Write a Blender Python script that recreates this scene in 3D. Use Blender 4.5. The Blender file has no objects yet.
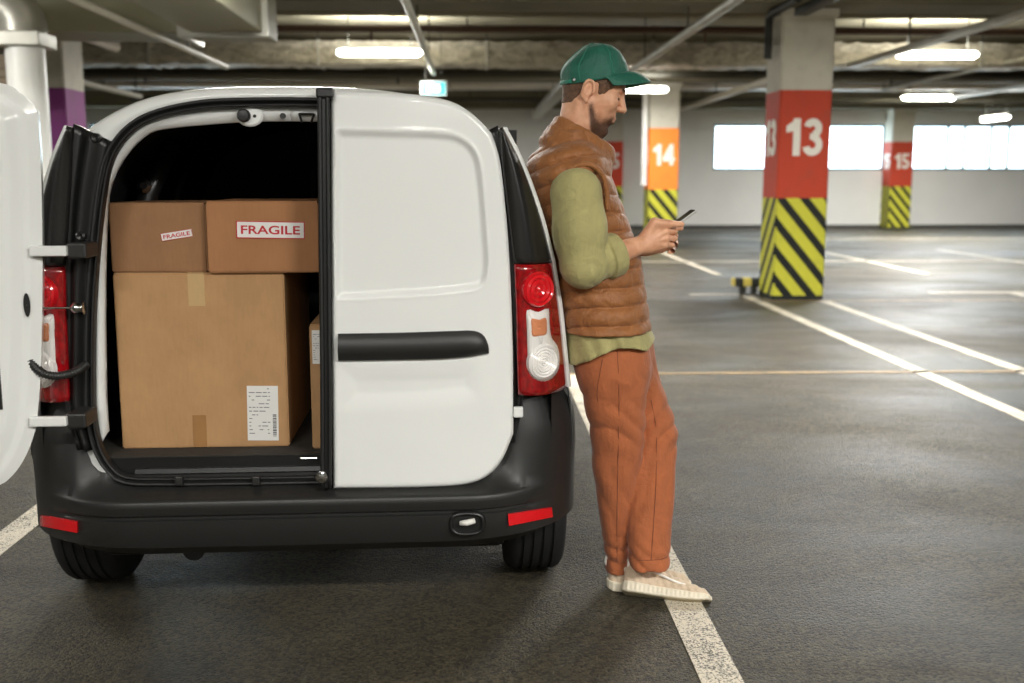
import bpy, bmesh, math, random
import numpy as np
from math import sin, cos, radians, pi, sqrt, atan2
from mathutils import Vector, Matrix

# ------------------------------------------------------------------ camera, light, exposure
SC = bpy.context.scene
COL = SC.collection
F, CX, CY = 1050.0, 512.0, 341.5
CAM = np.array([0.0, 0.0, 1.40]); YAW = radians(2.02); PITCH = radians(8.85)
cd = bpy.data.cameras.new('camera'); cam = bpy.data.objects.new('camera', cd); COL.objects.link(cam)
cd.sensor_width = 36.0; cd.lens = F / 1024 * 36.0
cam.location = CAM; cam.rotation_euler = (pi / 2 - PITCH, 0, -YAW)
cd.clip_start = 0.05; cd.clip_end = 300
cd.dof.use_dof = True; cd.dof.focus_distance = 3.4; cd.dof.aperture_fstop = 2.2
SC.camera = cam
SC.view_settings.view_transform = 'Standard'; SC.view_settings.look = 'None'
SC.view_settings.gamma = 1.0; SC.view_settings.use_curve_mapping = False
SC.view_settings.exposure = 0.0
SKY = 7.0          # overcast daylight outside the windows
LAMP_NEAR = 200.0   # W, ceiling tubes over this bay
LAMP_FAR = 500.0
LAMP_GLOW = 26.0
wd = bpy.data.worlds.new('world'); SC.world = wd; wd.use_nodes = True
_b = wd.node_tree.nodes['Background']; _b.inputs[0].default_value = (0.80, 0.92, 1.0, 1); _b.inputs[1].default_value = SKY

# ------------------------------------------------------------------ projection helpers (pixel + known depth -> world)
_fw = np.array([sin(YAW) * cos(PITCH), cos(YAW) * cos(PITCH), -sin(PITCH)])
_rt = np.array([cos(YAW), -sin(YAW), 0]); _up = np.cross(_rt, _fw)
def ray(px, py): return _fw + _rt * (px - CX) / F - _up * (py - CY) / F
def atY(px, py, Y): r = ray(px, py); return CAM + r * (Y - CAM[1]) / r[1]
def atZ(px, py, Z=0.0): r = ray(px, py); return CAM + r * (Z - CAM[2]) / r[2]
VO = np.array([-0.538, 3.098, 0.0]); VA = radians(2.0)
def V(px, py, yl):
    """point of the van's own frame (x right, y forward, z up) seen at a pixel, at depth yl behind its tail"""
    c, s = cos(VA), sin(VA); n = np.array([-s, c, 0]); r = ray(px, py)
    p = CAM + r * ((yl + n @ VO - n @ CAM) / (n @ r)); d = p - VO
    return (c * d[0] + s * d[1], -s * d[0] + c * d[1], d[2])
def V2(px, py, yl): v = V(px, py, yl); return (v[0], v[2])

# ------------------------------------------------------------------ materials
def srgb(r, g, b):
    f = lambda c: (c / 255 / 12.92) if c / 255 <= 0.04045 else ((c / 255 + 0.055) / 1.055) ** 2.4
    return (f(r), f(g), f(b), 1.0)
class NT:
    def __init__(s, name):
        s.m = bpy.data.materials.new(name); s.m.use_nodes = True
        s.t = s.m.node_tree; s.n = s.t.nodes; s.l = s.t.links
        s.p = s.n['Principled BSDF']; s.out = s.n['Material Output']
    def node(s, ty, **kw):
        nd = s.n.new(ty)
        for k, v in kw.items():
            if k.startswith('_'): setattr(nd, k[1:], v)
            else: nd.inputs[k].default_value = v
        return nd
    def math(s, op, a, b=None, c=None, clamp=False):
        nd = s.n.new('ShaderNodeMath'); nd.operation = op; nd.use_clamp = clamp
        for i, v in enumerate((a, b, c)):
            if v is None: continue
            if isinstance(v, (int, float)): nd.inputs[i].default_value = v
            else: s.l.new(v, nd.inputs[i])
        return nd.outputs[0]
    def mix(s, fac, a, b):
        nd = s.n.new('ShaderNodeMix'); nd.data_type = 'RGBA'
        for i, v in ((0, fac), (6, a), (7, b)):
            if isinstance(v, (tuple, list, float, int)): nd.inputs[i].default_value = v
            else: s.l.new(v, nd.inputs[i])
        return nd.outputs[2]
    def coord(s, which='Object'):
        return s.n.new('ShaderNodeTexCoord').outputs[which]
    def noise(s, scale, detail=3, rough=0.55, vec=None, stretch=None, dist=0.0):
        v = vec if vec is not None else s.coord()
        if stretch:
            mp = s.n.new('ShaderNodeMapping'); mp.inputs['Scale'].default_value = stretch; s.l.new(v, mp.inputs[0]); v = mp.outputs[0]
        nd = s.n.new('ShaderNodeTexNoise'); nd.inputs['Scale'].default_value = scale; nd.inputs['Detail'].default_value = detail
        nd.inputs['Roughness'].default_value = rough; nd.inputs['Distortion'].default_value = dist
        s.l.new(v, nd.inputs['Vector']); return nd.outputs[0]
    def ramp(s, fac, *stops):
        nd = s.n.new('ShaderNodeValToRGB'); e = nd.color_ramp.elements
        while len(e) < len(stops): e.new(0.5)
        for k, (pos, c) in enumerate(stops):
            e[k].position = pos; e[k].color = c if isinstance(c, tuple) else (c, c, c, 1)
        s.l.new(fac, nd.inputs[0]); return nd.outputs[0]
    def bump(s, h, strength=0.3, dist=0.01):
        nd = s.n.new('ShaderNodeBump'); nd.inputs['Strength'].default_value = strength; nd.inputs['Distance'].default_value = dist
        s.l.new(h, nd.inputs['Height']); s.l.new(nd.outputs[0], s.p.inputs['Normal'])
    def set(s, **kw):
        for k, v in kw.items():
            k = {'color': 'Base Color', 'rough': 'Roughness', 'metal': 'Metallic', 'coat': 'Coat Weight', 'spec': 'Specular IOR Level',
                 'sheen': 'Sheen Weight', 'trans': 'Transmission Weight', 'sss': 'Subsurface Weight', 'alpha': 'Alpha'}.get(k, k)
            if isinstance(v, (int, float, tuple)): s.p.inputs[k].default_value = v
            else: s.l.new(v, s.p.inputs[k])
        return s
def plain(name, col, rough=0.5, metal=0.0, var=0.12, vscale=6.0, bumps=0.0, bscale=200.0, bdist=0.002, **kw):
    t = NT(name); c = srgb(*col)
    n = t.noise(vscale, 3)
    d = tuple(x * (1 - var) for x in c[:3]) + (1,); l = tuple(min(1, x * (1 + var)) for x in c[:3]) + (1,)
    t.set(color=t.ramp(n, (0.3, d), (0.7, l)), rough=rough, metal=metal, **kw)
    if bumps: t.bump(t.noise(bscale, 2), bumps, bdist)
    return t.m
def emit(name, col, strength):
    t = NT(name); t.set(color=(0.8, 0.8, 0.8, 1), rough=0.4)
    t.p.inputs['Emission Color'].default_value = srgb(*col); t.p.inputs['Emission Strength'].default_value = strength
    return t.m

# ------------------------------------------------------------------ mesh helpers
class MB:
    def __init__(s): s.v = []; s.f = []; s.uv = None; s.fm = []
    def add(s, vs, fs, mi=0):
        o = len(s.v); s.v += [tuple(map(float, p)) for p in vs]; s.f += [tuple(i + o for i in f) for f in fs]; s.fm += [mi] * len(fs); return s
    def box(s, x0, x1, y0, y1, z0, z1, mi=0):
        vs = [(x, y, z) for z in (z0, z1) for y in (y0, y1) for x in (x0, x1)]
        return s.add(vs, [(0, 2, 3, 1), (4, 5, 7, 6), (0, 1, 5, 4), (2, 6, 7, 3), (0, 4, 6, 2), (1, 3, 7, 5)], mi)
    def bbox(s, x0, x1, y0, y1, z0, z1, r=0.01, mi=0):
        """box with bevelled edges"""
        bm = bmesh.new(); bmesh.ops.create_cube(bm, size=1.0)
        for v in bm.verts: v.co = Vector(((x0 + x1) / 2 + v.co.x * (x1 - x0), (y0 + y1) / 2 + v.co.y * (y1 - y0), (z0 + z1) / 2 + v.co.z * (z1 - z0)))
        bmesh.ops.bevel(bm, geom=list(bm.edges), offset=r, segments=2, affect='EDGES', profile=0.5)
        bm.verts.index_update()
        s.add([v.co for v in bm.verts], [[v.index for v in f.verts] for f in bm.faces], mi); bm.free(); return s
    def tube(s, pts, r, seg=12, caps=True, closed=False, mi=0):
        pts = [Vector(p) for p in pts]; n = len(pts); rs = r if isinstance(r, (list, tuple)) else [r] * n
        o = len(s.v); vs = []; up = None
        for i in range(n):
            if closed: d = pts[(i + 1) % n] - pts[i - 1]
            else: d = pts[min(i + 1, n - 1)] - pts[max(i - 1, 0)]
            d.normalize()
            if up is None:
                up = Vector((0, 0, 1)) if abs(d.z) < 0.9 else Vector((1, 0, 0))
            a = (up - d * up.dot(d)).normalized(); b = d.cross(a); up = a
            vs += [pts[i] + (a * cos(2 * pi * k / seg) + b * sin(2 * pi * k / seg)) * rs[i] for k in range(seg)]
        fs = []
        for i in range(n if closed else n - 1):
            j = (i + 1) % n
            for k in range(seg): fs.append((i * seg + k, i * seg + (k + 1) % seg, j * seg + (k + 1) % seg, j * seg + k))
        if caps and not closed: fs += [tuple(range(seg))[::-1], tuple((n - 1) * seg + k for k in range(seg))]
        return s.add(vs, fs, mi)
    def lathe(s, prof, c=(0, 0, 0), axis='Z', seg=32, mi=0):
        """prof: (radius, height) pairs turned about an axis"""
        vs = []
        for r, h in prof:
            for k in range(seg):
                a = 2 * pi * k / seg; u, w = r * cos(a), r * sin(a)
                p = {'Z': (u, w, h), 'X': (h, u, w), 'Y': (w, h, u)}[axis]
                vs.append((c[0] + p[0], c[1] + p[1], c[2] + p[2]))
        fs = []; n = len(prof)
        for i in range(n - 1):
            for k in range(seg): fs.append((i * seg + k, i * seg + (k + 1) % seg, (i + 1) * seg + (k + 1) % seg, (i + 1) * seg + k))
        fs += [tuple(range(seg))[::-1], tuple((n - 1) * seg + k for k in range(seg))]
        return s.add(vs, fs, mi)
    def grid(s, P, mi=0, flip=False, closed_u=False):
        """P: array [nu][nv] of points"""
        nu, nv = len(P), len(P[0]); vs = [p for row in P for p in row]; fs = []
        for i in range(nu if closed_u else nu - 1):
            for j in range(nv - 1):
                k = (i + 1) % nu
                q = (i * nv + j, k * nv + j, k * nv + j + 1, i * nv + j + 1); fs.append(q[::-1] if flip else q)
        return s.add(vs, fs, mi)
    def slab(s, P, off, mi=0):
        """grid thickened along vector function off(i,j) -> back side"""
        nu, nv = len(P), len(P[0])
        Q = [[tuple(np.array(P[i][j]) + np.array(off(i, j) if callable(off) else off)) for j in range(nv)] for i in range(nu)]
        o = len(s.v); s.grid(P, mi); s.grid(Q, mi, True); n = nu * nv
        per = [i * nv for i in range(nu)] + [(nu - 1) * nv + j for j in range(1, nv)] + [i * nv + nv - 1 for i in range(nu - 2, -1, -1)] + [j for j in range(nv - 2, 0, -1)]
        fs = [(o + per[k], o + n + per[k], o + n + per[(k + 1) % len(per)], o + per[(k + 1) % len(per)])[::-1] for k in range(len(per))]
        s.f += fs; s.fm += [mi] * len(fs); return s
    def build(s, name, mats, parent=None, smooth=False, sub=0, fix=True, loc=None, auto=None):
        me = bpy.data.meshes.new(name); me.from_pydata(s.v, [], s.f)
        for m in (mats if isinstance(mats, (list, tuple)) else [mats]): me.materials.append(m)
        if any(s.fm): me.polygons.foreach_set('material_index', s.fm)
        if fix:
            bm = bmesh.new(); bm.from_mesh(me); bmesh.ops.recalc_face_normals(bm, faces=bm.faces); bm.to_mesh(me); bm.free()
        if smooth: me.polygons.foreach_set('use_smooth', [True] * len(me.polygons))
        if auto: 
            me.polygons.foreach_set('use_smooth', [True] * len(me.polygons)); me.set_sharp_from_angle(angle=radians(auto))
        me.update()
        o = bpy.data.objects.new(name, me); COL.objects.link(o)
        if parent is not None: o.parent = parent
        if loc is not None: o.location = loc
        if sub:
            md = o.modifiers.new('smooth', 'SUBSURF'); md.levels = sub; md.render_levels = sub
        return o
def tag(o, label=None, cat=None, group=None, kind=None):
    if label: o['label'] = label
    if cat: o['category'] = cat
    if group: o['group'] = group
    if kind: o['kind'] = kind
    return o
def empty(name, loc, rz=0.0):
    o = bpy.data.objects.new(name, None); COL.objects.link(o); o.location = loc; o.rotation_euler = (0, 0, rz); o.empty_display_size = 0.1
    return o
def copy_tree(o, parent=None):
    c = o.copy(); COL.objects.link(c)
    if parent is not None: c.parent = parent
    for ch in [x for x in o.children]: copy_tree(ch, c)
    return c
def resample(pts, n):
    p = np.array(pts, float); d = np.r_[0, np.cumsum(np.linalg.norm(np.diff(p, axis=0), axis=1))]; t = np.linspace(0, d[-1], n)
    return np.stack([np.interp(t, d, p[:, k]) for k in range(p.shape[1])], 1)
def spline(pts, n, closed=False):
    """Catmull-Rom through the points, resampled to n evenly spaced points"""
    p = np.array(pts, float); m = len(p); out = []
    rng = range(m) if closed else range(m - 1)
    for i in rng:
        p0, p1, p2, p3 = (p[(i - 1) % m] if closed or i > 0 else 2 * p[0] - p[1]), p[i], p[(i + 1) % m], (p[(i + 2) % m] if closed or i < m - 2 else 2 * p[-1] - p[-2])
        for t in np.linspace(0, 1, 12, endpoint=False):
            out.append(0.5 * (2 * p1 + (p2 - p0) * t + (2 * p0 - 5 * p1 + 4 * p2 - p3) * t * t + (3 * p1 - p0 - 3 * p2 + p3) * t ** 3))
    out.append(p[0] if closed else p[-1]); r = resample(out, n + 1 if closed else n); return r[:-1] if closed else r
def coons(L, R, B, T):
    """bilinear Coons patch; L,R run bottom->top, B,T run left->right"""
    nv, nu = len(L), len(B); P = np.zeros((nu, nv, len(L[0])))
    for i in range(nu):
        u = i / (nu - 1)
        for j in range(nv):
            v = j / (nv - 1)
            P[i, j] = (1 - u) * L[j] + u * R[j] + (1 - v) * B[i] + v * T[i] - ((1 - u) * (1 - v) * L[0] + u * (1 - v) * R[0] + (1 - u) * v * L[-1] + u * v * R[-1])
    return P
_bold = None
def text(name, body, size, mat, parent, M, ext=0.0008, offset=0.0):
    cu = bpy.data.curves.new(name, 'FONT'); cu.body = body; cu.size = size; cu.align_x = 'CENTER'; cu.align_y = 'CENTER'
    cu.extrude = ext; cu.offset = offset
    tmp = bpy.data.objects.new(name, cu); COL.objects.link(tmp)
    me = bpy.data.meshes.new_from_object(tmp.evaluated_get(bpy.context.evaluated_depsgraph_get())); bpy.data.objects.remove(tmp)
    me.name = name; me.materials.clear(); me.materials.append(mat)
    o = bpy.data.objects.new(name, me); COL.objects.link(o); o.parent = parent; o.matrix_local = M
    return o
def digits(name, body, size, mat, parent, M, ext=0.004):
    """heavy condensed numerals cut as flat strokes"""
    m = MB(); T = 0.215
    def poly(pts, x0):
        n = len(pts); m.add([((x + x0) * size * 0.86, y * size, e) for e in (0, ext + 0.00004 * (len(m.f) % 97)) for x, y in pts], [tuple(range(n)), tuple(range(n, 2 * n))] + [(k, (k + 1) % n, n + (k + 1) % n, n + k) for k in range(n)])
    def arc(cx, cy, ro, a0, a1, x0, sx=1.0):
        A = [radians(a0 + (a1 - a0) * k / 20) for k in range(21)]
        for p, q in zip(A[:-1], A[1:]): poly([(cx + sx * ro * cos(p), cy + ro * sin(p)), (cx + sx * ro * cos(q), cy + ro * sin(q)), (cx + sx * (ro - T * .92) * cos(q), cy + (ro - T * .92) * sin(q)), (cx + sx * (ro - T * .92) * cos(p), cy + (ro - T * .92) * sin(p))], x0)
    def bar(x, X, y, Y, x0): poly([(x, y), (X, y), (X, Y), (x, Y)], x0)
    w = {'1': 0.52, '3': 0.70, '4': 0.74, '5': 0.70}; tot = sum(w[c] for c in body); x = -tot / 2
    for c in body:
        o = x + w[c] / 2; x += w[c]
        if c == '1': bar(-0.02, 0.21, 0, 1, o); poly([(-0.24, 0.62), (-0.02, 0.66), (-0.02, 0.86), (0.02, 1.0), (-0.06, 0.90), (-0.24, 0.80)], o)
        if c == '3': bar(-0.10, 0.06, 0.43, 0.60, o); bar(0.06, 0.20, 0.49, 0.56, o); arc(-0.01, 0.735, 0.265, 165, -90, o, 1.1); arc(-0.01, 0.295, 0.295, 90, -165, o, 1.08)
        if c == '4': bar(0.04, 0.25, 0, 1, o); bar(-0.34, 0.34, 0.19, 0.38, o); poly([(-0.34, 0.36), (0.06, 0.36), (0.06, 1.0)], o)
        if c == '5': bar(-0.25, 0.27, 0.81, 1, o); bar(-0.27, -0.07, 0.46, 1, o); arc(-0.02, 0.31, 0.31, 135, -165, o, 1.02)
    m.v = [(a, b - size / 2, c_) for a, b, c_ in m.v]
    o_ = m.build(name, mat, parent); o_.matrix_local = M; return o_
FACE_Y = Matrix(((1, 0, 0, 0), (0, 0, -1, 0), (0, 1, 0, 0), (0, 0, 0, 1)))      # text upright, facing -Y
# ---- signed-distance solids turned into meshes (surface nets)
def rcone(P, a, b, r1, r2):
    a = np.asarray(a, float); ba = np.asarray(b, float) - a; t = np.clip(((P - a) @ ba) / (ba @ ba), 0, 1)
    return np.linalg.norm(P - a - t[:, None] * ba, axis=1) - (r1 + t * (r2 - r1))
def ell(P, c, r, R=None):
    q = P - np.asarray(c, float)
    if R is not None: q = q @ R
    q = q / np.asarray(r, float); k0 = np.linalg.norm(q, axis=1); k1 = np.linalg.norm(q / np.asarray(r, float), axis=1) + 1e-9
    return k0 * (k0 - 1) / k1
def smin(a, b, k): h = np.clip(0.5 + 0.5 * (b - a) / k, 0, 1); return b + (a - b) * h - k * h * (1 - h)
def smax(a, b, k): return -smin(-a, -b, k)
def chain(P, pts, rs, k=0.004):
    d = None
    for i in range(len(pts) - 1):
        e = rcone(P, pts[i], pts[i + 1], rs[i], rs[i + 1]); d = e if d is None else smin(d, e, k)
    return d
def nets(f, lo, hi, h):
    lo = np.array(lo, float); n = np.ceil((np.array(hi) - lo) / h).astype(int) + 1
    ax = [lo[k] + h * np.arange(n[k]) for k in range(3)]
    vals = np.empty(n, np.float32)
    step = max(1, int(400000 / (n[1] * n[2])))
    for i in range(0, n[0], step):
        g = np.stack(np.meshgrid(ax[0][i:i + step], ax[1], ax[2], indexing='ij'), -1).reshape(-1, 3)
        vals[i:i + step] = f(g).reshape(-1, n[1], n[2])
    ins = vals < 0
    c = [(i, j, k) for i in (0, 1) for j in (0, 1) for k in (0, 1)]
    sl = lambda A, o: A[o[0]:n[0] - 1 + o[0], o[1]:n[1] - 1 + o[1], o[2]:n[2] - 1 + o[2]]
    cnt = sum(sl(ins, o).astype(np.int8) for o in c); mixed = (cnt > 0) & (cnt < 8)
    I = np.argwhere(mixed); acc = np.zeros((len(I), 3)); num = np.zeros(len(I))
    for a in range(8):
        for b in range(a + 1, 8):
            A, B = np.array(c[a]), np.array(c[b])
            if np.abs(A - B).sum() != 1: continue
            va = vals[tuple((I + A).T)]; vb = vals[tuple((I + B).T)]; m = (va < 0) != (vb < 0)
            t = np.where(m, va / np.where(va - vb == 0, 1, va - vb), 0)
            acc += np.where(m[:, None], A + t[:, None] * (B - A), 0); num += m
    verts = lo + (I + acc / num[:, None]) * h
    idx = -np.ones(mixed.shape, int); idx[mixed] = np.arange(len(I)); faces = []
    for axn in range(3):
        u, w = [k for k in range(3) if k != axn]; d = np.zeros(3, int); d[axn] = 1
        E = np.argwhere(np.take(ins, range(n[axn] - 1), axn) != np.take(ins, range(1, n[axn]), axn))
        E = E[(E[:, u] > 0) & (E[:, w] > 0) & (E[:, u] < n[u] - 1) & (E[:, w] < n[w] - 1)]
        du = np.zeros(3, int); du[u] = 1; dw = np.zeros(3, int); dw[w] = 1
        q = np.stack([idx[tuple((E - du - dw).T)], idx[tuple((E - dw).T)], idx[tuple(E.T)], idx[tuple((E - du).T)]], 1)
        fl = ins[tuple(E.T)] ^ (axn == 1)
        q[~fl] = q[~fl][:, ::-1]; faces.append(q)
    faces = np.concatenate(faces); faces = faces[(faces >= 0).all(1)]
    return verts, faces
def sdf_mesh(name, parts, mats, parent=None, org=(0, 0, 0)):
    """parts: list of (f, lo, hi, h) islands in world space, joined into one object"""
    vs = []; fs = []; o = 0
    for f, lo, hi, h in parts:
        v, q = nets(f, lo, hi, h); vs.append(v); fs.append(q + o); o += len(v)
    v = np.concatenate(vs) - np.array(org); q = np.concatenate(fs)
    me = bpy.data.meshes.new(name); me.from_pydata(v.tolist(), [], q.tolist()); me.materials.append(mats)
    me.polygons.foreach_set('use_smooth', [True] * len(me.polygons)); me.update()
    ob = bpy.data.objects.new(name, me); COL.objects.link(ob)
    if parent is not None: ob.parent = parent
    return ob
# ------------------------------------------------------------------ the garage
SLAB = 3.75; WALLY = 29.6
def asphalt():
    t = NT('wet_asphalt'); co = t.coord('Object')
    vo = t.n.new('ShaderNodeTexVoronoi'); vo.inputs['Scale'].default_value = 105; t.l.new(co, vo.inputs['Vector'])
    fine = t.noise(190, 3, 0.75, co); big = t.noise(0.6, 4, 0.6, co, dist=0.6); mid = t.noise(5, 4, 0.6, co)
    base = t.ramp(t.math('ADD', t.math('MULTIPLY', big, 0.7), t.math('MULTIPLY', mid, 0.3)), (0.34, srgb(50, 45, 33)), (0.66, srgb(82, 74, 55)))
    stone = t.n.new('ShaderNodeSeparateColor'); t.l.new(vo.outputs['Color'], stone.inputs[0])
    grit = t.ramp(t.math('ADD', t.math('MULTIPLY', stone.outputs[0], 0.6), t.math('MULTIPLY', fine, 0.5)), (0.30, 0.22), (0.75, 1.9))
    mul = t.n.new('ShaderNodeMix'); mul.data_type = 'RGBA'; mul.blend_type = 'MULTIPLY'; mul.inputs[0].default_value = 0.85
    t.l.new(base, mul.inputs[6]); t.l.new(grit, mul.inputs[7])
    wet = t.noise(0.9, 5, 0.6, co, stretch=(0.5, 1.1, 1), dist=0.5)
    rough = t.ramp(wet, (0.36, 0.29), (0.62, 0.58))
    t.set(color=t.mix(t.ramp(wet, (0.34, 0.35), (0.5, 0.0)), mul.outputs[2], srgb(34, 33, 30)), rough=rough, spec=0.45)
    t.bump(t.math('ADD', t.math('MULTIPLY', vo.outputs['Distance'], -0.8), fine), 1.0, 0.011); return t.m
def paint_line(name, c, wear):
    t = NT(name); n = t.noise(150, 3, 0.7); n2 = t.noise(5, 3)
    k = t.math('ADD', n, t.math('MULTIPLY', n2, 0.35))
    t.set(color=t.mix(t.ramp(k, (wear, 0.0), (wear + 0.07, 1.0)), srgb(66, 62, 54), srgb(*c)), rough=0.6); t.bump(n, 0.4, 0.003); return t.m
M_floor = asphalt()
M_line = paint_line('worn_white_paint', (214, 204, 184), 0.568)
M_linet = paint_line('worn_tan_paint', (168, 142, 104), 0.62)
M_wall = plain('painted_concrete', (196, 196, 190), 0.7, var=0.05, vscale=0.8)
M_ceil = plain('raw_concrete', (132, 127, 106), 0.85, var=0.25, vscale=1.2, bumps=0.3, bscale=30)
M_beam = plain('beam_concrete', (116, 110, 90), 0.85, var=0.2, vscale=1.0)
M_white_col = plain('column_white', (205, 200, 186), 0.6, var=0.06, vscale=2)
def floor_obj():
    m = MB(); m.box(-20, 26, -10, WALLY + 1, -0.2, 0)
    tag(m.build('floor', M_floor), kind='structure')
floor_obj()
def struct(name, m, mat, **k): return tag(m.build(name, mat, **k), kind='structure')
struct('ceiling', MB().box(-20, 26, -10, WALLY + 1, SLAB, SLAB + 0.25), M_ceil)
# far wall with its strip windows left open
WZ0, WZ1 = 1.62, 2.88
wins = [(6.68, 11.55), (12.30, 17.6), (-10.5, -6.0)]
m = MB(); m.box(-20, 26, WALLY, WALLY + 0.3, 0, WZ0); m.box(-20, 26, WALLY, WALLY + 0.3, WZ1, SLAB)
xs = [-20] + [v for w in sorted(wins) for v in w] + [26]
for a, b in zip(xs[::2], xs[1::2]): m.box(a, b, WALLY, WALLY + 0.3, WZ0, WZ1)
struct('wall_far', m, plain('far_wall_paint', (228, 228, 224), 0.7, var=0.04, vscale=0.8))
struct('wall_left', MB().box(-20.3, -20, -10, WALLY + 1, 0, SLAB), M_wall)
struct('wall_right', MB().box(26, 26.3, -10, WALLY + 1, 0, SLAB), M_wall)
struct('wall_back', MB().box(-20, 26, -10.3, -10, 0, SLAB), M_wall)
M_frame = plain('window_frame_grey', (96, 126, 138), 0.4, var=0.03)
t = NT('window_glass'); tr = t.n.new('ShaderNodeBsdfTransparent'); gl = t.n.new('ShaderNodeBsdfGlossy'); gl.inputs['Roughness'].default_value = 0.03
tr.inputs[0].default_value = (0.93, 0.97, 0.98, 1)
mx = t.n.new('ShaderNodeMixShader'); mx.inputs[0].default_value = 0.06; t.l.new(tr.outputs[0], mx.inputs[1]); t.l.new(gl.outputs[0], mx.inputs[2]); t.l.new(mx.outputs[0], t.out.inputs[0]); t.n.remove(t.p)
M_pane = t.m
for i, (a, b) in enumerate(wins):
    m = MB(); y0, y1 = WALLY + 0.08, WALLY + 0.14
    m.box(a, b, y0, y1, WZ0, WZ0 + 0.06); m.box(a, b, y0, y1, WZ1 - 0.06, WZ1); m.box(a, a + 0.06, y0, y1, WZ0, WZ1); m.box(b - 0.06, b, y0, y1, WZ0, WZ1)
    bars = [] if i == 0 else ([13.35, 13.83, 14.6, 15.1, 16.2] if i == 1 else [-9, -7.5])
    for x in bars: m.box(x - 0.035, x + 0.035, y0, y1, WZ0, WZ1)
    w = struct('window_%d' % (i + 1), m, M_frame)
    tag(MB().box(a + 0.05, b - 0.05, WALLY + 0.105, WALLY + 0.112, WZ0 + 0.05, WZ1 - 0.05).build('pane', M_pane, w))
struct('baseboard_far', MB().box(-20, 26, WALLY - 0.02, WALLY, 0, 0.09), plain('kerb_dark', (70, 70, 66), 0.8))
# painted lines
def line(x0, x1, y0, y1, mat, rows=1):
    struct('floor_line', MB().box(x0, x1, y0, y1, 0.0, 0.003), mat)
line(0.628, 0.748, 1.2, 7.40, M_line)
line(-1.905, -1.785, 2.2, 7.40, M_line)
line(3.19, 3.31, 4.6, 12.4, M_line)
line(3.95, 4.07, 4.6, 11.9, M_line)
line(-4.6, 9.0, 7.40, 7.47, M_linet)
line(3.1, 14.0, 11.9 - 0.04, 11.9 + 0.04, M_linet)
line(6.55, 6.67, 4.6, 12.6, M_line)
line(5.6, 6.9, 12.65, 12.77, M_line)
line(3.5, 3.62, 15.2, 20.5, M_line)
for x in (6.6, 9.1): line(x, x + 0.12, 15.2, 20.5, M_line)
line(-4.4, 14, 24.2, 24.32, M_line); line(-4.4, 16, 17.6, 17.72, M_line)
line(2.6, 3.2, 12.55, 12.67, M_line)

# beams, ducts, pipes
for k, y in enumerate((11.75, 20.8, 29.0)):
    struct('ceiling_beam', MB().bbox(-20, 26, y, min(y + 0.75, WALLY), 3.28, SLAB + 0.02, 0.02), M_beam)
for y in (14.2, 17.9, 23.4, 26.2):
    struct('ceiling_beam', MB().bbox(-20, 26, y, y + 0.3, 3.52, SLAB + 0.02, 0.02), M_beam)
t = NT('foil_wrap'); n = t.noise(5, 5, 0.7, stretch=(1, 1, 2.2), dist=0.8); n2 = t.noise(28, 3)
t.set(color=t.ramp(n, (0.3, srgb(140, 132, 114)), (0.7, srgb(226, 220, 204))), metal=0.35, rough=t.ramp(n2, (0.3, 0.25), (0.7, 0.55))); t.bump(t.math('ADD', n, n2), 0.9, 0.06)
M_foil = t.m
M_galv = plain('galvanised_steel', (184, 182, 172), 0.4, 0.45, var=0.15, vscale=3)
M_pipe = plain('pale_painted_pipe', (196, 190, 172), 0.45, var=0.05)
M_dark = plain('dark_steel', (52, 52, 46), 0.5, 0.5)
M_beige = plain('duct_beige', (150, 146, 122), 0.55, var=0.08, vscale=1)
def duct(y, z0, z1, d, x0, x1, mat, label, joint=1.3, wrap=0.0):
    e = empty('ventilation_duct', ((x0 + x1) / 2, y, z0)); tag(e, label, 'duct')
    random.seed(int(y * 10)); o = (x0 + x1) / 2
    n = int((x1 - x0) / 0.12); P = []
    prof = [(-d / 2, 0.03), (-d / 2 + 0.03, 0), (d / 2 - 0.03, 0), (d / 2, 0.03), (d / 2, z1 - z0 - 0.03), (d / 2 - 0.03, z1 - z0), (-d / 2 + 0.03, z1 - z0), (-d / 2, z1 - z0 - 0.03)]
    for i in range(n + 1):
        x = x0 + (x1 - x0) * i / n - o
        P.append([(x, a + random.uniform(-wrap, wrap), b + random.uniform(-wrap, wrap)) for a, b in prof + prof[:1]])
        P[-1][-1] = P[-1][0]
    MB().grid(P).build('duct_body', mat, e, auto=50 if not wrap else 80)
    x = x0 + 0.6
    while x < x1:
        MB().box(x - o - 0.02, x - o + 0.02, -d / 2 - 0.025, d / 2 + 0.025, -0.025, z1 - z0 + 0.02).build('duct_flange', M_galv, e)
        MB().box(x - o - 0.008, x - o + 0.008, -d / 2 - 0.03, -d / 2 - 0.02, z1 - z0, SLAB - z0).build('hanger_rod', M_dark, e)
        x += joint * 2
    return e
duct(17.1, 3.14, 3.50, 0.6, -8.2, 16.0, M_foil, 'long crinkled foil wrapped duct hung across the ceiling behind the lit tube lamps', 1.3, 0.018)
duct(22.6, 3.26, 3.58, 0.8, -7.5, 18.0, plain('duct_white', (222, 216, 204), 0.45, var=0.08, vscale=2), 'smooth pale metal duct crossing the ceiling behind the foil duct', 1.6)
duct(19.2, 3.50, 3.68, 0.35, -8.2, 15.0, M_foil, 'slim crinkled foil duct crossing close under the slab', 1.9, 0.012)
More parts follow.
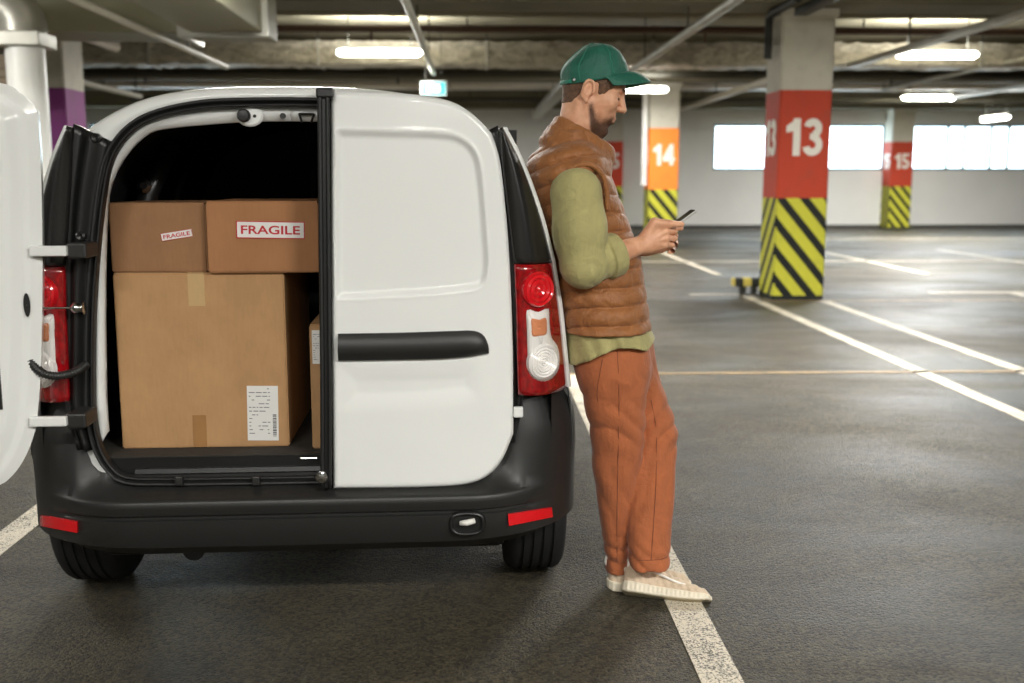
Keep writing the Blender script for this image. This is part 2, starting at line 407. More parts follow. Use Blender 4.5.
# square beige duct that turns a corner above the van
e = empty('ventilation_duct', (-3.2, 10.9, 2.78)); tag(e, 'wide beige square duct turning a corner above the open van door', 'duct')
m = MB(); m.bbox(-3.2, 1.18, -0.35, 0.35, 0.0, 0.42, 0.015); m.bbox(0.48, 1.18, -5.5, -0.36, 0.0, 0.42, 0.015); m.build('duct_body', M_beige, e)
MB().box(0.43, 1.23, -0.44, -0.38, -0.04, 0.45).build('duct_flange', M_galv, e); MB().box(0.36, 0.42, -0.4, 0.4, -0.04, 0.45).build('duct_flange', M_galv, e)
for x in (-2.6, 0.2): MB().box(x, x + 0.02, -0.38, -0.36, 0.4, SLAB - 2.78).build('hanger_rod', M_dark, e)
def run(name, x, z, y0, y1, r, mat, label, cat, square=False, hang=3.0):
    e = empty(name, (x, y0, z)); tag(e, label, cat)
    m = MB()
    if square: m.bbox(-r, r, 0, y1 - y0, -r * 0.6, r * 0.6, 0.006)
    else: m.tube([(0, 0, 0), (0, y1 - y0, 0)], r, 14)
    m.build('pipe_run' if not square else 'tray_body', mat, e, auto=40)
    y = 0.8
    while y < y1 - y0:
        MB().box(-0.008, 0.008, y, y + 0.016, r * 0.5, SLAB - z).build('hanger_rod', M_dark, e); y += hang
    return e
run('ceiling_pipe', -2.93, 2.70, 7.4, 12.9, 0.032, M_pipe, 'pale pipe running along the ceiling above the open van door', 'pipe')
run('ceiling_pipe', -0.62, 3.0, 8.2, 16.7, 0.04, plain('white_pipe', (226, 226, 212), 0.4, var=0.03), 'thin white pipe along the ceiling ending above the exit sign', 'pipe')
run('ceiling_pipe', 2.38, 3.0, 8.2, 16.6, 0.05, M_galv, 'grey metal pipe along the ceiling above the man', 'pipe')
run('cable_tray', 4.82, 2.98, 14.5, 27.0, 0.07, M_pipe, 'pale cable tray along the ceiling passing behind the red column 13', 'tray', True)
run('cable_tray', 5.42, 3.0, 9.5, 15.4, 0.06, M_galv, 'metal cable tray ending over the nearer lit lamp on the right', 'tray', True)
run('cable_tray', 3.55, 3.18, 9.5, 11.7, 0.07, M_dark, 'dark cable tray meeting the top of the red column 13', 'tray', True)
run('ceiling_pipe', 8.4, 3.2, 15.0, 21.8, 0.04, M_galv, 'long grey metal pipe along the ceiling at the right windows', 'pipe')
run('cable_tray', 9.9, 3.05, 12.0, 21.8, 0.07, M_galv, 'long grey cable tray along the ceiling near the right edge', 'tray', True)
run('ceiling_pipe', -6.2, 2.9, 16.2, 20.2, 0.05, M_pipe, 'pale pipe running beyond the purple column to the far wall', 'pipe')
run('cable_tray', 1.6, 3.0, 18.0, 28.0, 0.12, M_galv, 'wide grey cable tray seen between the van roof and the green cap', 'tray', True)
for k, (x0, x1, y, z, r) in enumerate(((-8, 16, 14.9, 3.42, 0.05), (-8, 16, 19.9, 3.3, 0.07), (-8, 18, 25.3, 3.22, 0.06))):
    e = empty('sprinkler_pipe', ((x0 + x1) / 2, y, z)); tag(e, ('dark red brown cross pipe in front of the foil duct', 'dark cross pipe between the foil duct and the far duct', 'dark cross pipe closest to the far wall')[k], 'pipe')
    h = (x1 - x0) / 2; m = MB().tube([(-h, 0, 0), (h, 0, 0)], r, 12)
    for q in range(5):
        xx = -h + 2 + q * 4.6; m.tube([(xx, 0, -r), (xx, 0, -r - 0.12)], 0.02, 8)
    m.build('pipe_run', plain('cross_pipe', ((88, 66, 54), (66, 64, 54), (80, 78, 68))[k], 0.5, 0.2), e, auto=40)
    for q in range(4): MB().box(-h + 2.4 + q * 5.5, -h + 2.42 + q * 5.5, -0.01, 0.01, 0, SLAB - z).build('hanger_rod', M_dark, e)

# ceiling tube lamps: body, diffuser and the light they give
M_lampbody = plain('lamp_body', (200, 200, 196), 0.5, var=0.03)
M_glow = emit('lamp_diffuser_lit', (255, 252, 240), LAMP_GLOW)
M_off = plain('lamp_diffuser_unlit', (225, 218, 210), 0.35, var=0.03)
def lamp(x, y, z, rz, power, label, lit=True, L=1.24):
    e = empty('tube_lamp', (x, y, z), rz); tag(e, label, 'lamp')
    MB().bbox(-L / 2, L / 2, -0.045, 0.045, 0.045, 0.10, 0.012).build('lamp_housing', M_lampbody, e)
    P = []
    for i in range(25):
        u = -L / 2 + 0.005 + (L - 0.01) * i / 24; q = min(1, sqrt(max(0.05, 1 - max(0, (abs(u) - (L / 2 - 0.05)) / 0.05) ** 2)))
        P.append([(u, 0.062 * q * cos(a), 0.03 + 0.062 * q * sin(a)) for a in np.linspace(0, 2 * pi, 13)])
    MB().grid(P).build('diffuser', M_glow if lit else M_off, e, smooth=True)
    for s in (-0.45, 0.45): MB().box(s - 0.006, s + 0.006, -0.006, 0.006, 0.1, SLAB - z).build('hanger_rod', M_dark, e)
    if power:
        ld = bpy.data.lights.new('tube_light', 'AREA'); ld.shape = 'RECTANGLE'; ld.size = L; ld.size_y = 0.14; ld.energy = power; ld.color = (1.0, 0.985, 0.955)
        lo = bpy.data.objects.new('tube_light', ld); COL.objects.link(lo); lo.parent = e; lo.location = (0, 0, -0.05)
        l2 = ld.copy(); l2.energy = power * 0.30; lo = bpy.data.objects.new('tube_uplight', l2); COL.objects.link(lo); lo.parent = e; lo.location = (0, 0, 0.13); lo.rotation_euler = (pi, 0, 0)
    return e
lamp(-1.37, 15.8, 3.18, 0, LAMP_FAR, 'lit tube lamp hanging above the van roof')
lamp(6.86, 15.8, 3.18, 0, LAMP_FAR, 'larger lit tube lamp right of the red column 13')
lamp(10.34, 24.1, 3.18, 0, LAMP_FAR, 'smaller lit tube lamp hanging below and behind the larger one')
lamp(2.93, 19.6, 2.98, 0, LAMP_FAR * 0.22, 'lit tube lamp just past the cap brim in front of column 14')
lamp(11.85, 24.0, 2.72, pi / 2, LAMP_FAR * 0.2, 'lit tube lamp at the right edge running lengthways')
lamp(-4.85, 14.3, 3.12, pi / 2, 0, 'unlit pale tube lamp to the right of the purple column', False)
lamp(-3.9, 24.0, 3.2, 0, LAMP_FAR, 'lit tube lamp far behind the van near the white duct')
for x, y, w in ((-1.4, 7.6, LAMP_NEAR), (2.7, 7.6, LAMP_NEAR), (6.9, 7.6, LAMP_NEAR), (-1.5, -0.9, LAMP_NEAR * 0.6), (2.2, -0.9, LAMP_NEAR * 1.35), (6.4, -0.9, LAMP_NEAR * 1.3), (-6.0, 3.0, LAMP_NEAR * 0.45), (0.4, -4.8, LAMP_NEAR), (-5.6, 7.2, LAMP_NEAR)):  # last lamp is added out of view to brighten the white riser duct
    tag(lamp(x, y, 3.18, 0, w, 'unseen lit ceiling tube lamp over the parking bays around the van'), group='tube lamps over the near parking bays')

# exit sign
def sign_glow(name, c, k):
    m_ = emit(name, c, k); m_.node_tree.nodes['Principled BSDF'].inputs['Base Color'].default_value = tuple(x * 0.4 for x in srgb(*c)[:3]) + (1,); return m_
e = empty('exit_sign', tuple(atY(433.5, 88.5, 16.75))); tag(e, 'small lit teal exit sign hanging above the van roof', 'sign')
MB().bbox(-0.20, 0.20, -0.03, 0.03, -0.11, 0.11, 0.01).build('sign_case', M_lampbody, e)
MB().box(-0.185, 0.185, -0.036, -0.031, -0.098, 0.098).build('sign_face', sign_glow('sign_teal', (24, 150, 150), 0.75), e)
MB().bbox(-0.10, 0.10, -0.039, -0.034, -0.055, 0.055, 0.002).build('pictogram_panel', sign_glow('sign_white', (232, 255, 250), 1.2), e)
for s in (-0.12, 0.12): MB().box(s - 0.005, s + 0.005, -0.005, 0.005, 0.1, SLAB - e.location.z).build('hanger_rod', M_dark, e)

# columns with paint band, number and hazard chevrons
def col_mat(name, band):
    t = NT(name); uv = t.n.new('ShaderNodeUVMap'); sep = t.n.new('ShaderNodeSeparateXYZ'); t.l.new(uv.outputs[0], sep.inputs[0])
    u, v = sep.outputs[0], sep.outputs[1]
    ph = t.math('FRACT', t.math('DIVIDE', t.math('ADD', v, t.math('MULTIPLY', u, 1.18)), 0.325))
    stripe = t.math('GREATER_THAN', ph, 0.58)
    grime = t.noise(6, 4)
    haz = t.mix(stripe, srgb(198, 196, 66), srgb(34, 36, 34))
    c = t.mix(t.math('GREATER_THAN', v, 1.172), haz, srgb(*band))
    c = t.mix(t.math('GREATER_THAN', v, 2.385), c, srgb(198, 193, 178))
    c = t.mix(t.math('LESS_THAN', v, 0.045), c, srgb(40, 42, 40))
    c = t.mix(t.ramp(grime, (0.5, 0.0), (0.8, 0.22)), c, srgb(90, 84, 70))
    t.set(color=c, rough=0.6, spec=0.2); return t.m
M_num = plain('number_white', (232, 226, 214), 0.5, var=0.04)
def column(x, y, w, d, num, band, label, faces=('f', 'l', 'r'), top=3.278):
    e = empty('column', (x, y, 0)); tag(e, label, 'column', kind='thing')
    mt = col_mat('column_paint', band)
    vs = []; fs = []; uvs = []
    rows = [0.0, 0.6, 1.2, 1.8, 2.4, 3.0, top - 0.05]
    b = 0.02     # chamfer
    C = [(-w / 2 + b, 0), (w / 2 - b, 0), (w / 2, b), (w / 2, d - b), (w / 2 - b, d), (-w / 2 + b, d), (-w / 2, d - b), (-w / 2, b)]
    us = [0, w, w, w + 0.0, 0, 0, 0, 0]
    me = bpy.data.meshes.new('column_shaft')
    U = lambda px, py, side: (px + w / 2) if side == 'f' else py
    quads = []
    for k in range(8):
        (x0, y0), (x1, y1) = C[k], C[(k + 1) % 8]
        for a, c in zip(rows[:-1], rows[1:]):
            i = len(vs); vs += [(x0, y0, a), (x1, y1, a), (x1, y1, c), (x0, y0, c)]; fs.append((i, i + 1, i + 2, i + 3))
            side = 'f' if k in (0, 4) else 'l' if k in (5, 6, 7) else 'l'
            if k == 7 or k == 1 or k == 3 or k == 5: u0, u1 = 0.0, 0.0
            else: u0, u1 = U(x0, y0, side), U(x1, y1, side)
            if k == 1: u0 = u1 = w
            if k == 2: u0, u1 = w + y0, w + y1
            if k == 3: u0 = u1 = w + d
            uvs += [(u0, a), (u1, a), (u1, c), (u0, c)]
    me.from_pydata(vs, [], fs); uvl = me.uv_layers.new(name='UVMap')
    for i, q in enumerate(uvs): uvl.data[i].uv = q
    me.materials.append(mt); o = bpy.data.objects.new('column_shaft', me); COL.objects.link(o); o.parent = e
    MB().bbox(-w / 2 - 0.03, w / 2 + 0.03, -0.03, d + (0.0 if y > 28 else 0.03), top - 0.10, top, 0.01).build('column_head', M_white_col, e)
    if num:
        zc = 1.86
        if 'f' in faces: digits('number', num, 0.42, M_num, e, Matrix.Translation((0.0, -0.003, zc)) @ FACE_Y)
        if 'l' in faces: digits('number', num, 0.42, M_num, e, Matrix.Translation((-w / 2 - 0.003, d / 2, zc)) @ Matrix.Rotation(-pi / 2, 4, 'Z') @ FACE_Y)
        if 'r' in faces: digits('number', num, 0.42, M_num, e, Matrix.Translation((w / 2 + 0.003, d / 2, zc)) @ Matrix.Rotation(pi / 2, 4, 'Z') @ FACE_Y)
    return e
RED = (188, 70, 48)
column(3.76, 12.05, 0.60, 0.60, '13', RED, 'square column with a red band, white number 13 and yellow-black chevrons')
column(3.80, 21.25, 0.60, 0.60, '14', (246, 140, 58), 'square column with an orange band and white number 14 behind the phone')
column(3.76, 29.0, 0.60, 0.59, '15', (204, 72, 50), 'distant square red column just in front of the man, half hidden by him')
column(11.80, 29.0, 0.62, 0.59, '15', RED, 'distant square red column with number 15 standing between the two windows')
column(-4.83, 12.05, 0.62, 0.62, None, (140, 66, 132), 'white column with a purple band behind the open van door')
# drain pipe on column 13 and the pale pipe beside column 14
MB().tube([(3.37, 12.3, 2.75), (3.37, 12.3, 3.2), (3.37, 12.15, 3.24), (3.37, 11.2, 3.24)], 0.045, 12).build('drain_pipe', M_dark, auto=40)
tag(COL.objects['drain_pipe'], 'dark bent pipe at the top left of the red column 13', 'pipe')
dp = MB().tube([(3.42, 21.35, 1.25), (3.42, 21.35, 3.7)], 0.06, 12).build('wall_pipe', plain('white_riser', (228, 226, 220), 0.5), auto=40)
tag(dp, 'white vertical pipe on the left of the orange column 14', 'pipe')
# white riser duct and galvanised elbow far left
e = empty('riser_duct', (float(atY(32, 150, 9.4)[0]), 9.4, 0)); tag(e, 'white vertical duct with a metal elbow at the left edge', 'duct')
m = MB(); m.lathe([(0.16, 0.0), (0.16, 2.52)], (0, 0, 0), 'Z', 32); m.build('duct_body', plain('riser_white', (236, 236, 230), 0.35, var=0.03), e, auto=40)
m = MB(); m.bbox(-0.2, 0.2, -0.2, 0.2, 2.50, 2.62, 0.01); m.build('duct_flange', M_galv, e)
m = MB(); arc = [(0.0, 0, 2.6)] + [(-0.3 + 0.3 * cos(a), 0, 2.68 + 0.2 * sin(a)) for a in np.linspace(0, pi / 2, 6)] + [(-2.6, 0, 2.88)]
m.tube(arc, 0.19, 20); m.build('duct_elbow', M_galv, e, auto=45)
MB().box(-0.02, 0.02, -0.01, 0.01, 2.7, SLAB).build('hanger_rod', M_dark, e)
e = empty('slatted_grille', (float(atY(0, 60, 9.9)[0]), 9.9, 0)); tag(e, 'brown slatted grille at the far left edge beside the white duct', 'grille')
m = MB(); m.box(-0.28, 0.22, 0, 0.05, 0, 2.5)
for k in range(30): m.box(-0.26, 0.2, -0.025, 0.0, 0.06 + k * 0.08, 0.11 + k * 0.08)
m.build('grille_body', plain('grille_brown', (120, 104, 80), 0.6), e)
# wheel stop by column 13
p = atZ(748, 296)
e = empty('wheel_stop', (p[0], 12.75, 0)); tag(e, 'low yellow and black wheel stop beside the foot of column 13', 'wheel stop')
t = NT('stop_stripes'); co = t.coord(); sp = t.n.new('ShaderNodeSeparateXYZ'); t.l.new(co, sp.inputs[0])
t.set(color=t.mix(t.math('GREATER_THAN', t.math('FRACT', t.math('DIVIDE', sp.outputs[0], 0.2)), 0.5), srgb(210, 190, 90), srgb(30, 30, 28)), rough=0.5)
MB().bbox(-0.12, 0.22, -0.08, 0.08, 0.09, 0.19, 0.02).build('stop_bar', t.m, e)
for s in (-0.02, 0.12): MB().bbox(s, s + 0.06, -0.06, 0.06, 0, 0.10, 0.01).build('foot', M_dark, e)
# ------------------------------------------------------------------ the van (own frame: x right, y forward, z up, tail at y = 0)
van = empty('delivery_van', tuple(VO), VA)
tag(van, 'white delivery van seen from behind with one rear door open and boxes inside', 'van')
t = NT('white_car_paint'); t.set(color=srgb(229, 230, 227), rough=0.28, coat=0.6); t.p.inputs['Coat Roughness'].default_value = 0.05; M_paint = t.m
t = NT('black_plastic_grained'); n = t.noise(900, 1); t.set(color=srgb(33, 33, 32), rough=0.45); t.bump(n, 0.15, 0.001); M_plas = t.m
M_plasd = plain('black_plastic_smooth', (24, 24, 24), 0.35, var=0.1)
M_trim = plain('pillar_trim_black', (34, 33, 32), 0.24, var=0.05)
M_rub = plain('seal_rubber', (22, 22, 22), 0.55, var=0.1)
M_liner = plain('cargo_liner_dark', (20, 20, 21), 0.6, var=0.2)
M_carpet = plain('cargo_carpet', (50, 46, 40), 0.9, var=0.25, vscale=60, bumps=0.4, bscale=300)
t = NT('tail_lamp_red'); t.set(color=srgb(150, 8, 16), rough=0.12, coat=1.0)
n = t.noise(40, 2, stretch=(2, 1, 1)); t.set(color=t.ramp(n, (0.3, srgb(112, 6, 12)), (0.7, srgb(158, 12, 20)))); M_red = t.m
t = NT('tail_lamp_red_bright'); t.set(color=srgb(206, 22, 32), rough=0.15, coat=1.0); M_redb = t.m
t = NT('tail_lamp_clear'); t.set(color=srgb(236, 232, 228), rough=0.2, metal=0.05, coat=1.0); t.bump(t.noise(90, 1, stretch=(3, 1, 0.4)), 0.5, 0.004); M_clr = t.m
M_orange = plain('indicator_bulb', (206, 132, 92), 0.2, coat=1.0)
M_chrome = plain('chrome', (200, 200, 200), 0.15, 1.0, var=0.03)
M_reflect = plain('reflector_red', (214, 16, 26), 0.25, var=0.08, vscale=200, coat=0.6)
M_tyre = plain('tyre_rubber', (24, 24, 24), 0.75, var=0.15, vscale=20)
M_rim = plain('steel_rim', (96, 98, 100), 0.4, 0.7)
t = NT('dark_car_glass'); t.set(color=srgb(16, 18, 20), rough=0.06, coat=1.0); M_glass = t.m

# half outline of the body, measured on the photo and shared by every cross-section (x, z), roof centre -> sill
H0 = [(0, 1.667), (0.15, 1.665), (0.28, 1.656), (0.38, 1.640), (0.46, 1.615), (0.53, 1.580), (0.585, 1.545), (0.63, 1.49), (0.675, 1.40), (0.718, 1.30), (0.755, 1.20), (0.785, 1.09), (0.81, 0.98), (0.83, 0.86), (0.845, 0.74), (0.857, 0.62), (0.86, 0.5), (0.855, 0.40), (0.835, 0.30)]
NH = 60
Hs = spline(H0, NH)
def hw(z):
    """half width of the body at height z"""
    return float(np.interp(z, Hs[::-1, 1], Hs[::-1, 0]))
AX_R, AX_F, RAD = 0.57, 3.45, 0.312
def lowz(y):
    z = 0.30 if y > 0.5 else 0.46
    for a in (AX_R, AX_F):
        if abs(y - a) < 0.36: z = max(z, 0.312 + sqrt(0.36 ** 2 - (y - a) ** 2))
    return z
def section(y):
    """scaled cross-section at distance y from the tail"""
    roof = np.interp(y, [0.1, 0.5, 1.5, 2.4, 2.75, 3.05, 3.35, 3.6, 3.9, 4.2, 4.38, 4.46], [1.667, 1.675, 1.68, 1.665, 1.60, 1.37, 1.14, 1.02, 0.97, 0.90, 0.80, 0.66])
    wide = np.interp(y, [0.1, 0.6, 2.0, 3.4, 4.0, 4.3, 4.46], [1.0, 1.004, 1.0, 0.985, 0.96, 0.88, 0.74])
    lz = lowz(y); out = []
    for x, z in Hs:
        zz = z
        if z > 0.62:
            k = (z - 0.62) / (1.667 - 0.62); zz = 0.62 + k * (roof - 0.62)
            if roof < 1.6: x = x + (hw(0.62) * 0.985 - x) * (1 - (roof - 0.62) / 1.047) * (1 - max(0, (k - 0.8) / 0.2) ** 2 * 0.9) if x > 0.05 else x
        else: zz = lz + (z - 0.30) / 0.32 * (0.62 - lz) if lz < 0.6 else lz + (z - 0.30) / 0.32 * 0.004
        if z > 0.62 and lz >= 0.6: zz = max(zz, lz + 0.004 + (z - 0.62) * 0.9 if z < 0.8 else zz)
        out.append((x * wide, zz))
    return out
def cy(x):
    """plan curve of the rear corner"""
    t_ = min(1, max(0, (abs(x) - 0.52) / 0.36)); return 0.345 * (1 - sqrt(max(0, 1 - t_ * t_)))
def rear_y(x): return max(0.10, cy(x) + 0.055)
ys = sorted(set([0.12, 0.305, 2.0, 2.4, 2.6, 2.75, 2.9, 3.0, 3.95, 4.05, 4.2, 4.3, 4.38, 4.43, 4.46] + [AX_R + 0.36 * k for k in (-1.001, -0.97, -0.9, -0.75, -0.5, -0.2, 0.2, 0.5, 0.75, 0.9, 0.97, 1.001)] + [AX_F + 0.36 * k for k in (-1.001, -0.97, -0.9, -0.75, -0.5, -0.2, 0.2, 0.5, 0.75, 0.9, 0.97, 1.001)] + [1.3, 1.6]))
rows = []
for y in ys:
    s = section(y); ry = (lambda x: y) if y > 0.2 else rear_y; full = [(-x, ry(x), z) for x, z in s[::-1]] + [(x, ry(x), z) for x, z in s[1:]]; rows.append(full)
m = MB(); m.grid(rows)
m.add(rows[-1], [tuple(range(len(rows[-1])))])
body = m.build('body_shell', M_paint, van, auto=45)
# windows of the cab, set into the shell just proud of it
def side_patch(name, y0, y1, z0, z1, sgn, mat, off=0.004, parent=van, slope=0.0):
    P = []
    for i in range(9):
        row = []
        for j in range(7):
            z = z0 + (z1 - z0) * j / 6; y = y0 + (y1 - slope * j / 6 - y0) * i / 8
            s = np.array(section(y)); k = np.argsort(s[:, 1]); x = np.interp(z, s[k, 1], s[k, 0]) + off; row.append((sgn * x, y, z))
        P.append(row)
    return MB().slab(P, (-sgn * 0.012, 0, 0)).build(name, mat, parent, smooth=False)
for s in (-1, 1):
    side_patch('cab_window', 2.0, 2.86, 1.05, 1.38, s, M_glass, slope=0.36)
    side_patch('rubbing_strip', 1.25, 3.0, 0.50, 0.57, s, M_plas, 0.012)
    m = MB().bbox(s * 0.89 - 0.06, s * 0.89 + 0.06, 2.86, 2.98, 0.96, 1.10, 0.03); m.build('wing_mirror', M_plasd, van, auto=50)
    m = MB().bbox(s * 0.83 - 0.015 + s * 0.03, s * 0.83 + 0.015 + s * 0.03, 1.9, 2.06, 0.86, 0.90, 0.01); m.build('side_door_handle', M_plasd, van)
P = [[(np.interp(j / 8, [0, 1], [-1, 1]) * (0.70 - 0.14 * (1 - i / 6)), y, np.interp(y, [2.75, 3.05, 3.35], [1.62, 1.38, 1.14]) + 0.012) for j in range(9)] for i, y in enumerate(np.linspace(2.78, 3.32, 7))]
MB().slab(P, (0, 0, -0.02)).build('windscreen', M_glass, van)
# wheels
def wheel(x, y, s):
    e = None
    m = MB(); prof = [(0.20, -0.098), (0.285, -0.10), (0.302, -0.088), (0.311, -0.07)]
    for g in (-0.05, -0.017, 0.017, 0.05): prof += [(0.312, g - 0.006), (0.304, g - 0.005), (0.304, g + 0.005), (0.312, g + 0.006)]
    prof += [(0.311, 0.07), (0.302, 0.088), (0.285, 0.10), (0.20, 0.098)]
    m.lathe(prof, (x, y, RAD), 'X', 56); o = m.build('wheel', M_tyre, van, auto=40)
    r = MB(); r.lathe([(0.05, s * 0.085), (0.12, s * 0.06), (0.17, s * 0.07), (0.205, s * 0.095), (0.205, -s * 0.06), (0.1, -s * 0.05)], (x, y, RAD), 'X', 40); r.build('rim', M_rim, o, auto=40)
for s in (-1, 1): wheel(s * 0.755, AX_R, s); wheel(s * 0.755, AX_F, s)
m = MB(); m.bbox(-0.64, 0.64, 0.12, 4.2, 0.22, 0.34, 0.03); m.bbox(-0.62, 0.62, 0.12, 0.42, 0.24, 0.40, 0.03)
m.tube([(-0.62, AX_R, 0.33), (0.62, AX_R, 0.33)], 0.045, 16); m.tube([(-0.35, 0.12, 0.24), (-0.35, 0.5, 0.24)], 0.035, 16)
m.build('underbody', M_plasd, van)
for s in (-1, 1):
    for ax in (AX_R, AX_F):
        P = [[(s * xx, ax + 0.352 * cos(a), 0.312 + 0.352 * sin(a)) for xx in (0.60, 0.85)] for a in np.linspace(0.0, pi, 21)]
        MB().slab(P, (0, 0, 0.012)).build('wheel_arch_liner', M_plasd, van, smooth=True)

# ---- rear frame: painted ring from the body outline to the door opening, and the black rebate
def mirror_loop(half): return [(-x, z) for x, z in half[::-1]] + [(x, z) for x, z in half]
# right half outlines: the opening (from the left half seen in the photo, mirrored)
op_px = [(205, 99), (165, 106), (136, 117), (115, 135), (101, 160), (94, 195), (88, 250), (84, 310), (83, 370), (84, 415), (90, 447), (102, 470), (122, 485)]
half = [(0.0, 1.632), (0.12, 1.630)] + [(-V2(x, y, 0.03)[0], V2(x, y, 0.03)[1]) for x, y in op_px] + [(0.40, 0.474), (0.2, 0.472), (0.0, 0.471)]
OPEN = spline(half, 70)
def ring_at(off, y):
    """opening outline pushed inward by off, at depth y; full closed loop"""
    c = np.array([0, 1.05]); d = np.gradient(OPEN, axis=0); n = np.stack([-d[:, 1], d[:, 0]], 1); n /= np.linalg.norm(n, axis=1)[:, None]
    sgn = np.sign(((c - OPEN) * n).sum(1)); n *= sgn[:, None]; n[0] = (0, -1); n[-1] = (0, 1)
    p = OPEN + n * off; p[:, 0] = np.maximum(p[:, 0], 0)
    return [(x, y, z) for x, z in p] + [(-x, y, z) for x, z in p[-2:0:-1]]
out = resample([(x, z) for x, z in Hs if z > 0.47] + [(0.80, 0.45), (0.60, 0.44), (0.3, 0.44), (0.0, 0.44)], 70)
outl = [(x, rear_y(x), z) for x, z in out] + [(-x, rear_y(x), z) for x, z in out[-2:0:-1]]
def lerp_loop(a, b, t, y): return [(a[i][0] * (1 - t) + b[i][0] * t, y if not callable(y) else y(i), a[i][2] * (1 - t) + b[i][2] * t) for i in range(len(a))]
r0 = ring_at(0, 0.052)
def ring_y(t, deep):
    return lambda i: max(deep, cy(abs(outl[i][0] * (1 - t) + r0[i][0] * t)) + deep - 0.005)
loops = [outl, lerp_loop(outl, r0, 0.10, ring_y(0.10, 0.078)), lerp_loop(outl, r0, 0.3, ring_y(0.3, 0.062)), lerp_loop(outl, r0, 0.65, ring_y(0.65, 0.055)), r0, ring_at(0.002, 0.09)]
m = MB(); m.grid([list(c) for c in zip(*loops)], closed_u=True); m.build('rear_frame', M_paint, van, smooth=True)
rb = [ring_at(0.0, 0.040), ring_at(0.006, 0.026), ring_at(0.012, 0.036), ring_at(0.014, 0.050), ring_at(0.017, 0.050), ring_at(0.019, 0.036), ring_at(0.023, 0.032), ring_at(0.026, 0.040), ring_at(0.027, 0.066), ring_at(0.0, 0.085)]
m = MB(); m.grid([list(c) + [c[0]] for c in zip(*rb)], closed_u=True); m.build('door_opening_seal', M_rub, van, smooth=True)
# white painted inner flange (top header and sides), its inner edge traced on the photo
fo = ring_at(0.024, 0.07)
inn_px = [(206, 124.5), (170, 128), (148, 133), (130, 149), (117, 168), (107.5, 195), (104.5, 245), (103.8, 300), (104.2, 360), (105, 400), (107, 433)]
inh = spline([(0.0, 1.566), (0.12, 1.564)] + [(-V2(x, y, 0.08)[0], V2(x, y, 0.08)[1]) for x, y in inn_px], 60)
foh = np.array([(x, z) for x, y, z in fo[:70]])
k = [i for i in range(70) if foh[i, 1] > inh[-1, 1] and True]; foh = foh[:max(k) + 1 if max(k) < 69 else 60]
k = 0
while k < 69 and not (k > 30 and fo[k][2] < inh[-1, 1]): k += 1
foh = resample([(p[0], p[2]) for p in fo[:k + 1]], 60)
for s in (-1, 1):
    P = [[(s * foh[i][0], 0.07, foh[i][1]), (s * (foh[i][0] * .5 + inh[i][0] * .5), 0.074, foh[i][1] * .5 + inh[i][1] * .5), (s * inh[i][0], 0.085, inh[i][1]), (s * inh[i][0], 0.10, inh[i][1])] for i in range(60)]
    MB().slab(P, (0, 0.006, 0)).build('inner_flange', M_paint, van, smooth=True)
# latch plate, hole and striker on the header
a = V(245, 116, 0.07); e = None
m = MB(); m.lathe([(0.028, 0), (0.031, -0.006), (0.026, -0.012), (0.0001, -0.013)], (a[0] + 0.012, 0.07, a[2]), 'Y', 32)
for v in range(len(m.v)): m.v[v] = (a[0] + (m.v[v][0] - a[0]) * 1.25, m.v[v][1], m.v[v][2])
pl = m.build('latch_plate', M_paint, van, auto=40)
m = MB(); m.lathe([(0.019, 0), (0.019, -0.016), (0.015, -0.022), (0.0001, -0.023)], (a[0], 0.06, a[2]), 'Y', 28); m.lathe([(0.005, -0.004), (0.0001, -0.004)], (a[0] + 0.03, 0.06, a[2] - 0.001), 'Y', 12); m.build('latch_bolt', M_plasd, pl, auto=40)
a = V(283, 116, 0.07); m = MB(); m.lathe([(0.009, 0.0), (0.009, -0.003), (0.0001, -0.003)], (a[0], 0.069, a[2]), 'Y', 20); m.build('header_hole', M_plasd, van)  # flat dark disc stands in for the shade inside the header hole
a = V(307, 119, 0.07); m = MB(); m.tube([(a[0] - 0.022, 0.066, a[2] + 0.014), (a[0] + 0.022, 0.066, a[2] + 0.014)], 0.0035, 8); m.tube([(a[0] - 0.022, 0.066, a[2] + 0.014), (a[0] - 0.012, 0.05, a[2] - 0.012)], 0.0035, 8); m.tube([(a[0] + 0.022, 0.066, a[2] + 0.014), (a[0] + 0.014, 0.05, a[2] - 0.012)], 0.0035, 8); m.build('door_striker', M_plasd, van)

# ---- cargo bay
m = MB()
def bay(y): s = 0.045; return [(x - s if x > 0 else x + s if x < 0 else 0, y, z - s) for x, z in [(q[0] * (1 if q[0] >= 0 else 1), q[1]) for q in mirror_loop([(a, b) for a, b in Hs if b > 0.62][1:])]]
P = []
for y in (0.10, 0.6, 1.2, 1.85): P.append([(max(-0.78, min(0.78, x)), yy, z) for x, yy, z in bay(y)])
m.slab(P, (0, 0, 0.004)); m.build('cargo_liner', M_liner, van)
m = MB(); m.box(-0.8, 0.8, 1.84, 1.86, 0.5, 1.62); m.build('bulkhead', M_liner, van)
m = MB(); m.box(-0.68, 0.68, 0.075, 1.83, 0.50, float(V(200, 447.5, 0.17)[2]) - 0.001); m.build('cargo_floor', M_carpet, van)
for x, y, lean in ((-0.565, 0.55, 0.05), (-0.60, 1.1, 0.04)):      # ribs of the side wall
    m = MB(); m.tube([(x - 0.10, y, 0.55), (x - 0.06, y, 1.0), (x + 0.02, y, 1.35), (x + 0.10, y + lean, 1.52)], [0.04, 0.04, 0.035, 0.03], 10); m.build('side_rib', M_plasd, van, smooth=True)
m = MB(); m.lathe([(0.022, 0), (0.024, -0.01), (0.012, -0.02), (0.0001, -0.02)], (-0.545, 0.51, 1.375), 'Y', 20); m.build('rib_bolt', M_chrome, van, auto=40)
m = MB()
